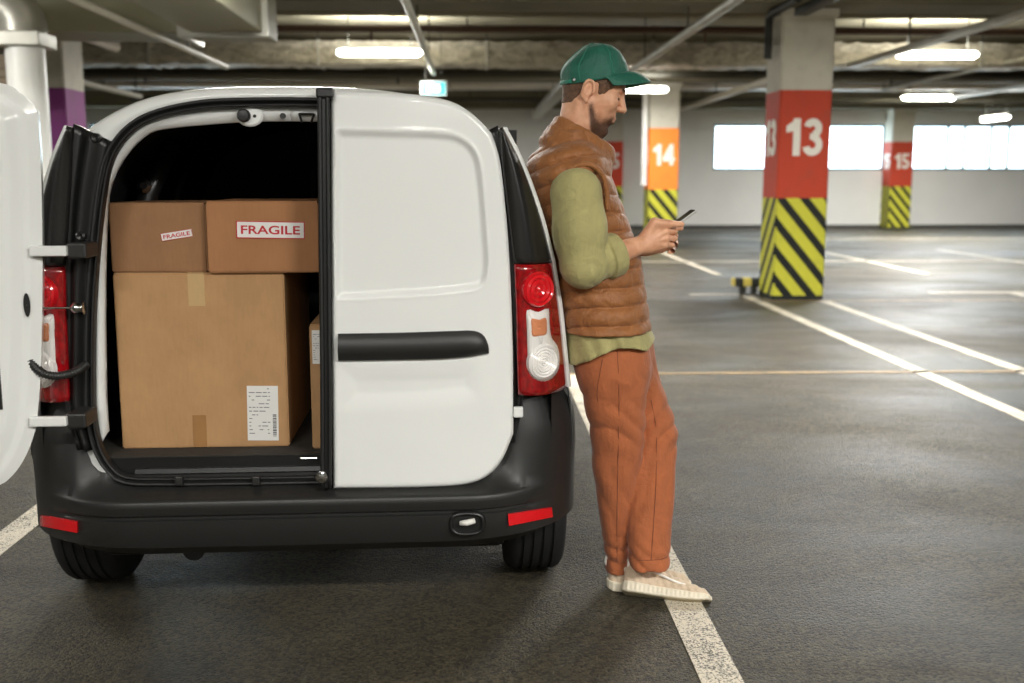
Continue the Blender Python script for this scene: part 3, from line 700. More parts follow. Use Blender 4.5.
for x in (-0.14, 0.0): MB().bbox(x - 0.02, x + 0.02, 1.80, 1.83, 1.30, 1.44, 0.008).build('seat_back_rail', M_plas, van)
# sill below the opening: black steps and clips
m = MB(); prof = [(0.12, 0.546), (0.085, 0.543), (0.08, 0.524), (0.062, 0.521), (0.058, 0.508), (0.05, 0.506), (0.046, 0.480), (0.12, 0.47)]
m.grid([[(x, y, z) for y, z in prof] for x in np.linspace(-0.50, 0.50, 12)]); m.build('cargo_sill', M_plasd, van, auto=30)
MB().box(-0.63, 0.63, 0.072, 0.095, 0.44, float(V(200, 447.5, 0.17)[2]) - 0.004).build('floor_edge', M_plasd, van)
for px in (179, 256): a = V(px, 480, 0.02); MB().bbox(a[0] - 0.012, a[0] + 0.012, 0.012, 0.035, a[2] - 0.016, a[2] + 0.012, 0.004).build('sill_clip', M_plas, van)
a = V(310, 459, 0.05); MB().tube([(a[0] - 0.03, 0.06, a[2]), (a[0] + 0.02, 0.06, a[2])], 0.004, 8).build('floor_striker', M_chrome, van)

# ---- black pillar trim and tail lamps: patches on the rounded rear corner
pil_in = [(498, 129), (502, 165), (508, 215), (514, 263)]; pil_out = [(503, 127), (522, 165), (540, 215), (552.5, 262)]
lam_in = [(514, 264), (516, 310), (517, 355), (518, 394)]; lam_out = [(552.5, 263), (560, 310), (565, 355), (568.5, 388)]
def corner_pts(px, inner, n):
    o = []
    for x, y in px:
        v = V(x, y, 0.03 if inner else 0.12)
        if not inner: v = V(x, y, cy(v[0]) + 0.01)
        o.append((v[0], v[2]))
    return spline(o, n)
def corner_patch(ins, outs, n, nu, bulge, lift=0.0):
    I, O = corner_pts(ins, True, n), corner_pts(outs, False, n); P = []
    for i in range(nu):
        u = i / (nu - 1); row = []
        for j in range(n):
            x = I[j][0] * (1 - u) + O[j][0] * u; z = I[j][1] * (1 - u) + O[j][1] * u
            y = 0.02 + (cy(O[j][0]) - 0.01) * (u ** 1.9) - bulge * sin(pi * u) - lift
            row.append((x, y, z))
        P.append(row)
    return P
PIL = corner_patch(pil_in, pil_out, 24, 14, 0.018); LAM = corner_patch(lam_in, lam_out, 24, 16, 0.018)
_LI, _LO = corner_pts(lam_in, True, 60), corner_pts(lam_out, False, 60)
def lam_y(x, z):
    xi = np.interp(z, _LI[::-1, 1], _LI[::-1, 0]); xo = np.interp(z, _LO[::-1, 1], _LO[::-1, 0]); yo = np.interp(z, _LO[::-1, 1], [cy(q) for q in _LO[::-1, 0]])
    u = min(1, max(0, (x - xi) / (xo - xi))); return 0.02 + (yo - 0.01) * u ** 1.9 - 0.018 * sin(pi * u)
def lam_point(px, py, lift):
    """point on the lamp surface under a pixel"""
    y = 0.05
    for _ in range(8): v = V(px, py, y); y = lam_y(v[0], v[2])
    return np.array([v[0], y - lift, v[2]])
def lam_blob(outline, lift, steps=6):
    """lens lying on the lamp: pixel outline filled towards its middle"""
    o = spline(outline, 48, True); c = o.mean(0); P = []
    for q in np.r_[o, o[:1]]:
        P.append([tuple(lam_point(*(c + (q - c) * k), lift * min(1, (1 - k) * 5) - 0.002 * (k == 1))) for k in np.linspace(0.02, 1, steps)])
    return P
def flip(P, s): return [[(s * p[0], p[1], p[2]) for p in row] for row in P]
def disc(c, r, rings, s, name, mat, parent, tilt=0.45):
    m = MB(); m.lathe(rings, (0, 0, 0), 'Y', 40); ca, sa = cos(tilt), sin(tilt)
    m.v = [(s * (c[0] + (x * ca - y * sa)), c[1] + (x * sa + y * ca), c[2] + z) for x, y, z in m.v]
    return m.build(name, mat, parent, auto=30)
for s in (1, -1):
    MB().slab(flip(PIL, s), (0, 0.03, 0)).build('pillar_trim', M_trim, van, smooth=True)
    P = [[(s * (p[0] - 0.006 + 0.006 * k), p[1] + 0.008 + 0.02 * k, p[2]) for p in PIL[-1] + LAM[-1][1:]] for k in range(3)]
    P = [[(s * (p[0] + dx), p[1] + dy, p[2]) for p in PIL[-1] + LAM[-1][1:]] for dx, dy in ((-0.001, -0.002), (0.010, 0.004), (0.014, 0.03), (0.0, 0.05))]
    MB().grid(P).build('body_edge', M_paint, van, smooth=True)
    tl = MB().slab(flip(LAM, s), (0, 0.035, 0)).build('tail_lamp', M_red, van, smooth=True)
    # stop lamp disc
    c = lam_point(538, 289, 0.006); rr = 0.054
    disc(c, rr, [(rr, 0.02), (rr, -0.004), (rr * .92, -0.010), (rr * .8, -0.006), (rr * .66, -0.011), (rr * .52, -0.006), (rr * .36, -0.012), (rr * .2, -0.008), (0.0001, -0.014)], s, 'stop_lamp', M_redb, tl)
    # clear block: indicator above, round reversing lamp below
    P = lam_blob([(526.5, 309), (538, 311), (548.5, 307), (550, 322), (552, 337), (558, 346), (560.5, 360), (558, 373), (548, 382), (536, 381), (528, 372), (527, 352), (526.5, 330)], 0.010)
    MB().slab(flip(P, s), (0, 0.02, 0)).build('clear_lens', M_clr, tl, smooth=True)
    P = lam_blob([(530, 317), (539, 318), (546.5, 316), (548, 326), (547, 335), (539, 337), (531, 337), (530, 327)], 0.014)
    MB().slab(flip(P, s), (0, 0.01, 0)).build('indicator_bulb', M_orange, tl, smooth=True)
    c = lam_point(543, 361, 0.012); rr = 0.055
    rings = [(rr, 0.012), (rr, -0.002)] + [(rr * k, -0.004 - 0.005 * (i % 2)) for i, k in enumerate(np.linspace(0.95, 0.12, 11))] + [(0.0001, -0.012)]
    disc(c, rr, rings, s, 'reversing_lamp', M_clr, tl, 0.5)
    # metal tab between bumper and door
    a = V(517, 411, 0.03); MB().bbox(s * a[0] - 0.012, s * a[0] + 0.018, 0.015, 0.035, a[2] - 0.018, a[2] + 0.015, 0.004).build('bumper_tab', M_paint, van)

# ---- bumper: one wrap-around skin
def bump_plan(n):
    pts = [(-0.5 - 0.368 * sin(a), 0.35 * (1 - cos(a))) for a in np.linspace(pi / 2, 0, 20)] + [(x, 0.0) for x in np.linspace(-0.44, 0.44, 17)] + [(0.5 + 0.368 * sin(a), 0.35 * (1 - cos(a))) for a in np.linspace(0, pi / 2, 20)]
    return resample(pts, n)
def bump_top(x):
    """top edge of the bumper: low in the middle, rising round the door corners to the lamps"""
    a = abs(x)
    return float(np.interp(a, [0, 0.50, 0.545, 0.58, 0.61, 0.635, 0.655, 0.665, 0.9], [0.478, 0.480, 0.492, 0.515, 0.555, 0.605, 0.68, 0.744, 0.738]))
NB = 240; plan = bump_plan(NB)
# profile: (fraction from tread, outward offset) below the tread; z fixed, and the rise above it
lowp = [(0.252, -0.06), (0.286, -0.012), (0.296, 0.012), (0.325, 0.022), (0.365, 0.027), (0.384, 0.028), (0.388, 0.019), (0.397, 0.019), (0.402, 0.031), (0.425, 0.037), (0.440, 0.037), (0.448, 0.031), (0.452, 0.020)]
P = []
d = np.gradient(plan, axis=0); nn = np.stack([d[:, 1], -d[:, 0]], 1); nn /= np.linalg.norm(nn, axis=1)[:, None]
for i in range(NB):
    x, y = plan[i]; n_ = nn[i]; a = abs(x); row = []
    side = float(np.clip((a - 0.55) / 0.25, 0, 1)); side = side * side * (3 - 2 * side)
    for z, o in lowp:
        zz = z + 0.014 * min(1, max(0, (a - 0.45) / 0.38)) * max(0, 1 - max(0, z - 0.29) / 0.085); o2 = o * (1 - side) + side * (0.016 + min(0, o - 0.012)); 
        row.append((x + n_[0] * o2, y + n_[1] * o2, zz))
    T = bump_top(x)
    for k in range(1, 9):
        f = k / 8; z = 0.452 + (T - 0.452) * f
        flat = 0.022 - 0.075 * f ** 0.8                         # the tread runs in towards the door
        if a < 0.5: flat += 0.004 * (0.5 + 0.5 * math.copysign(1, sin(x * 2 * pi / 0.028))) * (0.15 < f < 0.75)
        rise = 0.016 * (1 - f) - 0.002 * f + 0.010 * sin(pi * f) - 0.022 * min(1, max(0, (z - 0.635) / 0.10))
        scoop = -0.030 * math.exp(-((a - 0.64) / 0.05) ** 2) * sin(pi * min(1, f * 1.0))
        o2 = flat * (1 - side) + side * rise + scoop * (1 - 0.5 * side)
        row.append((x + n_[0] * o2, y + n_[1] * o2, z))
    P.append(row)
m = MB(); m.slab(P, lambda i, j: (-nn[i][0] * 0.02, -nn[i][1] * 0.02, 0)); bumper = m.build('rear_bumper', M_plas, van, auto=38)
BP = np.array(P)
def on_bumper(px, py, lift=0.0):
    y = 0.02
    for _ in range(8):
        v = V(px, py, y); A = BP.reshape(-1, 3); k = np.argmin((A[:, 0] - v[0]) ** 2 + (A[:, 2] - v[2]) ** 2); y = A[k, 1]
    return np.array([v[0], y - lift, v[2]])
for q in ([(508, 514.5), (552, 508), (553, 517), (509, 526)], [(38, 515.5), (77, 522), (77, 533), (40, 526)]):
    P = []
    for u in np.linspace(0, 1, 14):
        row = []
        for v in np.linspace(0, 1, 5):
            px = (1 - u) * ((1 - v) * q[0][0] + v * q[3][0]) + u * ((1 - v) * q[1][0] + v * q[2][0]); py = (1 - u) * ((1 - v) * q[0][1] + v * q[3][1]) + u * ((1 - v) * q[1][1] + v * q[2][1]); y = 0.05
            for _ in range(8): w_ = V(px, py, y); y = 0.35 * (1 - sqrt(max(0.02, 1 - (max(0, abs(w_[0]) - 0.5) / 0.368) ** 2))) - 0.034
            row.append((w_[0], y, w_[2]))
        P.append(row)
    P = np.array(P)
    MB().slab(P.tolist(), (0, 0.016, 0)).build('reflector', M_reflect, bumper, auto=40)
# towing-eye recess with a bright rag-like stub
c = on_bumper(467, 523, 0.0)
m = MB(); A = np.linspace(0, 2 * pi, 33)[:-1]
L = [[(c[0] + rx * np.sign(cos(a)) * abs(cos(a)) ** 0.7, c[1] + yy, c[2] - 0.002 + rz * np.sign(sin(a)) * abs(sin(a)) ** 0.7) for a in A] for rx, rz, yy in ((0.058, 0.040, 0.004), (0.052, 0.035, -0.010), (0.044, 0.028, -0.008), (0.040, 0.024, 0.02), (0.001, 0.001, 0.022))]
m.grid([list(r) for r in zip(*L)], closed_u=True); tw = m.build('towing_eye_recess', M_plasd, bumper, smooth=True)
m = MB(); m.tube([(c[0] - 0.022, c[1] - 0.012, c[2] + 0.004), (c[0], c[1] - 0.016, c[2] + 0.006), (c[0] + 0.024, c[1] - 0.012, c[2] + 0.011)], [0.007, 0.010, 0.008], 12); m.build('towing_hook', plain('hook_white', (226, 224, 216), 0.5), tw, smooth=True)

# ---- rear doors.  Outline of the shut right door (x, z); the open one is its mirror image
L_px = [(333, 489.5), (332, 400), (331, 300), (330.5, 200), (330, 89.5)]
T_px = [(330, 89.5), (375, 91), (415, 94), (443, 98.5), (462, 106), (479, 119), (492, 133)]
R_px = [(514, 436), (514, 380), (512, 300), (508, 230), (502, 170), (497, 147), (492, 133)]
B_px = [(333, 489.5), (400, 489), (450, 487.5), (474, 484), (490, 476), (503, 461), (514, 436)]
NDU, NDV = 110, 170
dl = spline([V2(*p, 0) for p in L_px], NDV); dt = spline([V2(*p, 0) for p in T_px], NDU); dr = spline([V2(*p, 0) for p in R_px], NDV); db = spline([V2(*p, 0) for p in B_px], NDU)
DP = coons(dl, dr, db, dt)
def seg_dist(X, Z, pts):
    D = np.full(X.shape, 9.0)
    for (x0, z0), (x1, z1) in zip(pts[:-1], pts[1:]):
        dx, dz = x1 - x0, z1 - z0; t_ = np.clip(((X - x0) * dx + (Z - z0) * dz) / (dx * dx + dz * dz), 0, 1); D = np.minimum(D, np.hypot(X - x0 - t_ * dx, Z - z0 - t_ * dz))
    return D
X, Z = DP[..., 0], DP[..., 1]
HX = float(dr[:, 0].max())
Y = 0.0 + 0.016 * np.clip((X - 0.30) / 0.36, 0, 1) ** 2.5 + 0.012 * np.clip((Z - 1.2) / 0.5, 0, 1) ** 2
up_panel = spline([V2(*p, 0) for p in [(336, 130.5), (400, 132), (440, 133.5), (458, 137), (472, 147), (480, 165), (484, 200), (487, 240), (488, 266), (484, 284), (470, 290), (430, 294), (380, 297), (336, 299)]], 80)
def inside(X, Z, poly):
    c = np.zeros(X.shape, bool); n = len(poly)
    for i in range(n):
        x0, z0 = poly[i]; x1, z1 = poly[(i + 1) % n]
        if z0 == z1: continue
        c ^= ((z0 > Z) != (z1 > Z)) & (X < (x1 - x0) * (Z - z0) / (z1 - z0) + x0)
    return c
sd = seg_dist(X, Z, np.r_[up_panel, up_panel[:1]]) * np.where(inside(X, Z, up_panel), 1, -1)
sdo = seg_dist(X, Z, up_panel)
Y = Y + 0.012 * np.clip((sd + 0.004) / 0.020, 0, 1) - 0.003 * np.exp(-(sd / 0.006) ** 2)
lowp_ = spline([V2(*p, 0) for p in [(336, 362), (430, 361), (478, 359), (484, 366), (485, 385), (478, 402), (440, 409), (380, 412), (336, 413)]], 60)
sd2 = seg_dist(X, Z, np.r_[lowp_, lowp_[:1]]) * np.where(inside(X, Z, lowp_), 1, -1)
Y = Y + 0.007 * np.clip(sd2 / 0.06, 0, 1) ** 1.5
edge = np.minimum.reduce([seg_dist(X, Z, c) for c in (dl, dr, db, dt)])
Y = Y + 0.012 * np.clip(1 - edge / 0.014, 0, 1) ** 2
P = [[(X[i, j], Y[i, j], Z[i, j]) for j in range(NDV)] for i in range(NDU)]
m = MB(); m.slab(P, (0, 0.028, 0)); rd = m.build('rear_door', M_paint, van, auto=50)
tag(rd, 'shut right rear door with blanked window')
# handle strip
q0 = [V2(*p, 0) for p in [(338.5, 333.5), (400, 332.5), (450, 331), (474, 331), (484, 336), (488.5, 346), (489, 353)]]; q1 = [V2(*p, 0) for p in [(338.5, 360), (400, 359), (440, 358), (462, 356.5), (478, 355), (485, 354), (489, 353.5)]]
a, b = spline(q0, 40), spline(q1, 40)
P = []
for i in range(40):
    row = []
    for j in range(9):
        v = j / 8; x, z = a[i] * (1 - v) + b[i] * v; row.append((x, -0.004 - 0.024 * sin(pi * min(1, v * 0.9 + 0.05)) ** 0.6 * min(1, (39 - i) / 5 + 0.15) + 0.02 * max(0, (x - 0.4) / 0.3) ** 2, z))
    P.append(row)
MB().slab(P, (0, 0.03, 0)).build('handle_strip', M_plas, rd, auto=45)
# black leading edge of the shut door: rubber lips running its whole height
e0 = spline([V2(*p, -0.01) for p in [(322, 488), (322, 400), (321, 300), (320, 200), (319, 90)]], 40)
def strip(dx0, dx1, y0, y1, mat, name, top=0.0):
    m = MB(); P = [[(e0[j][0] + dx0, y0, e0[j][1]), (e0[j][0] + dx0, y1, e0[j][1]), (e0[j][0] + dx1, y1, e0[j][1]), (e0[j][0] + dx1, y0, e0[j][1]), (e0[j][0] + dx0, y0, e0[j][1])] for j in range(40)]
    m.grid(P); m.add(P[0], [(0, 1, 2, 3)]); m.add(P[-1], [(0, 1, 2, 3)]); return m.build(name, mat, rd)
strip(0.0, 0.026, -0.012, 0.05, M_plasd, 'door_edge')
m = MB(); m.tube([(x + 0.002, -0.014, z) for x, z in e0], 0.007, 8); m.tube([(x + 0.024, -0.016, z) for x, z in e0], 0.006, 8); m.build('door_seal', M_rub, rd, smooth=True)
a = V(326, 94, -0.01); MB().bbox(a[0] - 0.028, a[0] + 0.022, -0.024, 0.04, a[2] - 0.012, a[2] + 0.018, 0.006).build('seal_cap', M_plasd, rd)
a = V(322, 476, -0.01); m = MB(); m.lathe([(0.018, 0), (0.018, -0.012), (0.008, -0.016), (0.0001, -0.016)], (a[0], -0.012, a[2]), 'Y', 20); m.build('door_bolt', M_chrome, rd, auto=40)

# the open left door: inner face seen; folded back past square so it stands out to the left
PHI = radians(14)
hx, hy = V(37.5, 300, -0.05)[0], -0.05
def opened(d, th, z): return (hx - d * cos(PHI) + th * sin(PHI), hy - d * sin(PHI) - th * cos(PHI), z)
def dpx(px, py):
    v = V(px, py, -0.07); return ((hx - v[0]) / cos(PHI), v[2])
oR = spline([dpx(35, 426), dpx(38, 380), dpx(39.5, 300), dpx(39, 230), dpx(37, 160), dpx(35, 128), dpx(34, 111)], NDV)
oT = spline([(0.66, 1.69), (0.4, 1.69), (0.25, 1.68), dpx(0, 83), dpx(15, 91), dpx(27, 101), dpx(34, 111)], NDU)
oB = spline([(0.66, 0.47), (0.4, 0.475), (0.25, 0.488), dpx(0, 484), dpx(11, 477), dpx(21, 464), dpx(29, 447), dpx(35, 426)], NDU)
oL = spline([(0.66, 0.47), (0.66, 1.0), (0.66, 1.69)], NDV)
OP = coons(oL, oR, oB, oT); DD, Z = OP[..., 0], OP[..., 1]
edge = np.minimum.reduce([seg_dist(DD, Z, c) for c in (oL, oR, oB, oT)])
holes = []
zz = lambda py: V2(20, py, -0.05)[1]
win = spline([(0.112, zz(150)), (0.45, zz(120)), (0.50, zz(200)), (0.50, zz(262)), (0.30, zz(270)), (0.125, zz(262)), (0.100, zz(205))], 60, True)
TH = 0.004 * np.ones_like(DD)
rim_ = seg_dist(DD, Z, np.r_[win, win[:1]]) * np.where(inside(DD, Z, win), 1, -1)
TH = TH + 0.010 * np.clip(edge / 0.03, 0, 1) + 0.012 * np.clip(edge - 0.05, 0, 0.03) / 0.03 - 0.03 * np.clip((rim_ + 0.01) / 0.02, 0, 1)
P = [[opened(DD[i, j], TH[i, j], Z[i, j]) for j in range(NDV)] for i in range(NDU)]
m = MB(); m.slab(P, (sin(PHI) * -0.05, cos(PHI) * 0.05, 0)); od = m.build('open_rear_door', M_paint, van, auto=50)
tag(od, 'open left rear door showing its white inner side')
n_ = 30
t = NT('mesh_lining'); n = t.noise(120, 2); t.set(color=t.ramp(n, (0.45, srgb(20, 18, 16)), (0.6, srgb(128, 112, 80))), rough=0.5); M_lin = t.m
cc = win.mean(0); P = [[opened(*(cc + (w - cc) * k)[:1], -0.001, (cc + (w - cc) * k)[1]) for k in (0.05, 0.5, 0.9, 0.985)] for w in np.r_[win, win[:1]]]
MB().slab(P, (sin(PHI) * -0.004, cos(PHI) * 0.004, 0)).build('window_lining', M_lin, od)
for d0, py, rd_, rz_ in ((0.026, 304, 0.009, 0.034), (0.118, 302, 0.016, 0.034)):
    m = MB(); A = np.linspace(0, 2 * pi, 25)[:-1]; P = [[opened(d0 + rd_ * k * cos(a), 0.030 if d0 > 0.1 else 0.021, zz(py) + rz_ * k * sin(a)) for a in A] for k in (0.02, 1.0)]
    m.grid([list(r) for r in zip(*P)], closed_u=True); m.build('access_hole', M_plasd, od)
m = MB(); P = [[opened(d, 0.032, z) for z in np.linspace(zz(338), zz(405), 8)] for d in (0.108, 0.2, 0.3, 0.40)]
m.slab(P, (0, 0.006, 0)); m.build('lower_recess', M_plasd, od)
for py in (251, 421.5):
    a, b = V(30, py, -0.075), V(68, py, -0.07)
    m = MB(); m.bbox(a[0], b[0], -0.085, -0.066, a[2] - 0.0145, a[2] + 0.0145, 0.004); h_ = m.build('door_hinge', M_paint, od)
    m = MB(); m.bbox(b[0] - 0.006, b[0] + 0.05, -0.07, 0.04, b[2] - 0.022, b[2] + 0.022, 0.006); m.build('hinge_bracket', M_plas, h_)
# loom and check rod
a = [V(28, 348, -0.05), V(31, 362, -0.06), (V(42, 373, -0.06)), V(58, 376, -0.05), V(75, 372, -0.02), V(87, 364, 0.02)]
sp = spline([np.array(p) for p in a], 90); m = MB(); m.tube([tuple(p) for p in sp], [0.011 + 0.003 * (i % 3 == 0) for i in range(90)], 10); m.tube([tuple(p + np.array([0, 0.01, 0.012 * math.sin(k / 12)])) for k, p in enumerate(sp[:50])], 0.006, 8); m.build('wiring_loom', M_plas, od, smooth=True)
m = MB(); m.tube([V(40, 308, -0.04), V(77, 308, 0.0)], 0.003, 8); m.build('check_rod', M_chrome, od)
a = V(78, 308, 0.0); m = MB(); m.lathe([(0.008, -0.02), (0.016, -0.012), (0.018, 0), (0.012, 0.012), (0.018, 0.018)], a, 'X', 16); m.build('check_bracket', M_chrome, od, auto=40)
for px, py in ((83, 236), (96, 138)): a = V(px, py, 0.03); m = MB(); m.lathe([(0.014, 0.01), (0.014, -0.008), (0.009, -0.012), (0.0001, -0.008)], (a[0], 0.012 if py > 200 else 0.03, a[2]), 'Y', 20); m.build('rubber_stop', M_plasd, van, auto=40)
# black rebate behind the hinges, between seal and lamp
rp_o = [(70, 128), (68, 250), (67, 395), (76, 430)]; rp_i = [(118, 135), (93, 250), (88, 395), (94, 440)]
rp_o = [(74, 124), (67, 200), (65, 262), (66, 330), (65, 396), (70, 425), (78, 450)]; rp_i = [(112, 142), (99, 200), (92, 262), (88, 330), (88, 396), (90, 425), (97, 450)]
for s in (1, -1):
    A = spline([V2(*p, 0.04) for p in rp_o], 40); B = spline([V2(*p, 0.04) for p in rp_i], 40)
    P = [[(s * (A[j][0] * (1 - u) + B[j][0] * u), 0.034 + 0.01 * sin(u * pi * 3), A[j][1] * (1 - u) + B[j][1] * u) for j in range(40)] for u in np.linspace(0, 1, 14)]
    MB().slab(P, (0, 0.03, 0)).build('hinge_pillar', M_plasd, van, smooth=True)

# ------------------------------------------------------------------ the parcels
def vw(p):
    c, s = cos(VA), sin(VA); return (VO[0] + c * p[0] - s * p[1], VO[1] + s * p[0] + c * p[1], VO[2] + p[2])
def card(name, c):
    t = NT(name); n = t.noise(7, 4, 0.6); n2 = t.noise(140, 2, stretch=(1, 1, 0.15)); a = srgb(*c); d = tuple(x * 0.86 for x in a[:3]) + (1,)
    k = t.math('ADD', t.math('MULTIPLY', n, 0.7), t.math('MULTIPLY', n2, 0.3))
    t.set(color=t.ramp(k, (0.35, d), (0.65, a)), rough=0.72, spec=0.25); t.bump(n, 0.25, 0.01); return t.m
M_card = card('cardboard', (184, 143, 100)); M_card2 = card('cardboard_brown', (168, 119, 80)); M_card3 = card('cardboard_dark', (152, 112, 78))
t = NT('clear_tape'); t.set(color=srgb(196, 164, 118), rough=0.14, coat=0.8); t.bump(t.noise(40, 3), 0.35, 0.004); M_tape = t.m
M_tape2 = plain('brown_tape', (158, 116, 72), 0.35)
t = NT('printed_label'); co = t.coord('Generated'); sp = t.n.new('ShaderNodeSeparateXYZ'); t.l.new(co, sp.inputs[0])
M_lab = plain('label_paper', (226, 224, 220), 0.5, var=0.02); M_ink = plain('label_ink', (118, 116, 120), 0.6); M_inkr = plain('label_red', (190, 32, 44), 0.5); M_inkd = plain('label_ink_dark', (40, 40, 44), 0.6)
def parcel(x0, x1, y0, y1, z0, z1, mat, label, rz=0.0, group=None):
    cx, cyy = (x0 + x1) / 2, (y0 + y1) / 2
    e = empty('cardboard_box', vw((cx, cyy, z0)), VA + rz); tag(e, label, 'box', group)
    w, d, h = (x1 - x0) / 2, (y1 - y0) / 2, z1 - z0
    m = MB(); bm = bmesh.new(); bmesh.ops.create_cube(bm, size=1)
    for v in bm.verts: v.co = Vector((v.co.x * 2 * w, v.co.y * 2 * d, h / 2 + v.co.z * h))
    bmesh.ops.subdivide_edges(bm, edges=list(bm.edges), cuts=6, use_grid_fill=True)
    random.seed(int(abs(cx) * 1000))
    for v in bm.verts:
        q = v.co; k = 1 - max(abs(q.x) / w if abs(abs(q.y) - d) > 1e-5 else abs(q.x) / w * 0.98, 0)
        if abs(abs(q.y) - d) < 1e-5: q.y -= math.copysign(0.004, q.y) * sin(pi * (q.z / h)) * cos(pi * q.x / (2 * w)) * random.uniform(-0.3, 1)
    bmesh.ops.bevel(bm, geom=[ed for ed in bm.edges if len(ed.link_faces) == 2 and ed.calc_face_angle(0) > 1.2], offset=0.004, segments=2, affect='EDGES')
    bm.verts.index_update(); m.add([v.co for v in bm.verts], [[v.index for v in f.verts] for f in bm.faces]); bm.free()
    m.build('carton', mat, e, auto=40)
    # top flaps meeting in the middle
    m = MB(); m.box(-w + 0.003, w - 0.003, -d + 0.003, -0.001, h + 0.0002, h + 0.0035); m.box(-w + 0.003, w - 0.003, 0.001, d - 0.003, h + 0.0002, h + 0.0035); m.build('top_flap', mat, e)
    return e, w, d, h
def fragile(e, d, cx, cz, w, h, rot, size, border):
    M = Matrix.Translation((cx, -d - 0.0012, cz)) @ Matrix.Rotation(rot, 4, 'Y')
    m = MB().box(-w / 2, w / 2, -0.0004, 0.0012, -h / 2, h / 2); o = m.build('fragile_label', M_lab, e); o.matrix_local = M
    b = border; m = MB()
    for x0, x1, z0, z1 in ((-w / 2, w / 2, h / 2 - b, h / 2), (-w / 2, w / 2, -h / 2, -h / 2 + b), (-w / 2, -w / 2 + b, -h / 2, h / 2), (w / 2 - b, w / 2, -h / 2, h / 2)): m.box(x0, x1, -0.0008, 0.0, z0, z1)
    m.build('label_border', M_inkr, o)
    tx = text('lettering', 'FRAGILE', size, M_inkr, o, Matrix.Translation((0, -0.0009, 0)) @ FACE_Y, 0.0003, size * 0.018)
    me = tx.data; xs_ = [v.co.x for v in me.vertices]; ys_ = [v.co.y for v in me.vertices]
    fx = w * 0.86 / (max(xs_) - min(xs_)); fy = h * 0.50 / (max(ys_) - min(ys_)); my = (max(ys_) + min(ys_)) / 2; mx_ = (max(xs_) + min(xs_)) / 2
    for v in me.vertices: v.co.x = (v.co.x - mx_) * fx; v.co.y = (v.co.y - my) * fy
def shipping(e, d, cx, cz, w, h, rot=0.0, name='shipping_label'):
    m = MB().box(-w / 2, w / 2, -0.0004, 0.001, -h / 2, h / 2); o = m.build(name, M_lab, e); o.matrix_local = Matrix.Translation((cx, -d - 0.001, cz)) @ Matrix.Rotation(rot, 4, 'Y')
    m = MB(); random.seed(5)
    for k in range(13):
        z = h / 2 - h * (0.06 + 0.068 * k); x = -w * 0.44
        while x < w * 0.2:
            l = random.uniform(0.05, 0.2) * w
            if random.random() < 0.7: m.box(x, min(x + l, w * 0.24), -0.0007, -0.0003, z, z + h * 0.016)
            x += l + 0.04 * w
    m.build('print', M_ink, o)
    m = MB(); z = -h * 0.42
    while z < -h * 0.02:
        l = random.uniform(0.008, 0.022) * h; m.box(w * 0.32, w * 0.44, -0.0007, -0.0003, z, z + l); z += l + random.uniform(0.008, 0.018) * h
    m.build('barcode', M_inkd, o)
FLZ = float(V(200, 447.5, 0.17)[2])
def px_box(px0, py0, px1, y): a = V(px0, py0, y); b = V(px1, py0, y); return a[0], b[0], a[2]
# big carton on the floor
x0, x1, zt = px_box(113, 274.5, 284.5, 0.17)
e, w, d, h = parcel(x0, x1, 0.17, 0.75, FLZ, zt, M_card, 'large tan cardboard box with a white shipping label standing on the van floor', radians(-0.4))
def local(px, py, cxm): v = V(px, py, 0.17); return v[0] - cxm, v[2] - FLZ
a, b = local(247, 386, (x0 + x1) / 2), local(280, 440, (x0 + x1) / 2); shipping(e, d, (a[0] + b[0]) / 2, (a[1] + b[1]) / 2, b[0] - a[0], a[1] - b[1], radians(1))
a, b = local(188, 274.8, (x0 + x1) / 2), local(206, 306, (x0 + x1) / 2); MB().box(a[0], b[0], -d - 0.0012, -d + 0.004, b[1], h + 0.001).build('packing_tape', M_tape, e)
MB().box(a[0], b[0], -d, d, h + 0.003, h + 0.0045).build('packing_tape', M_tape, e)
a, b = local(193, 415, (x0 + x1) / 2), local(208, 446, (x0 + x1) / 2); MB().box(a[0], b[0], -d - 0.0012, -d + 0.004, 0.002, a[1]).build('packing_tape', M_tape2, e)
ZT = zt + 0.0046
# two smaller boxes on top
x0, x1, zt = px_box(107.5, 204, 204, 0.19)
e, w, d, h = parcel(x0, x1, 0.19, 0.58, ZT, zt, M_card3, 'brown cardboard box with a small tilted FRAGILE sticker on top of the large box', radians(0.6))
v = V(176, 235, 0.19); fragile(e, d, v[0] - (x0 + x1) / 2, v[2] - ZT, 0.095, 0.024, radians(-9), 0.02, 0.0012)
x0, x1, zt = px_box(205, 202.5, 318, 0.15)
e, w, d, h = parcel(x0, x1, 0.152, 0.60, ZT, zt, M_card2, 'brown cardboard box with a big red FRAGILE label beside the small sticker box')
v = V(270.5, 230, 0.15); fragile(e, d, v[0] - (x0 + x1) / 2, v[2] - ZT, 0.207, 0.053, radians(1), 0.05, 0.003)
# narrow one at the door
x0, x1, zt = px_box(308.5, 326, 372, 0.12)
e, w, d, h = parcel(x0, x1, 0.13, 0.62, FLZ, zt, M_card, 'narrow tall cardboard box half hidden behind the shut rear door')
v = V(318, 347, 0.13); shipping(e, d, v[0] - (x0 + x1) / 2 + 0.012, v[2] - FLZ, 0.06, 0.105)
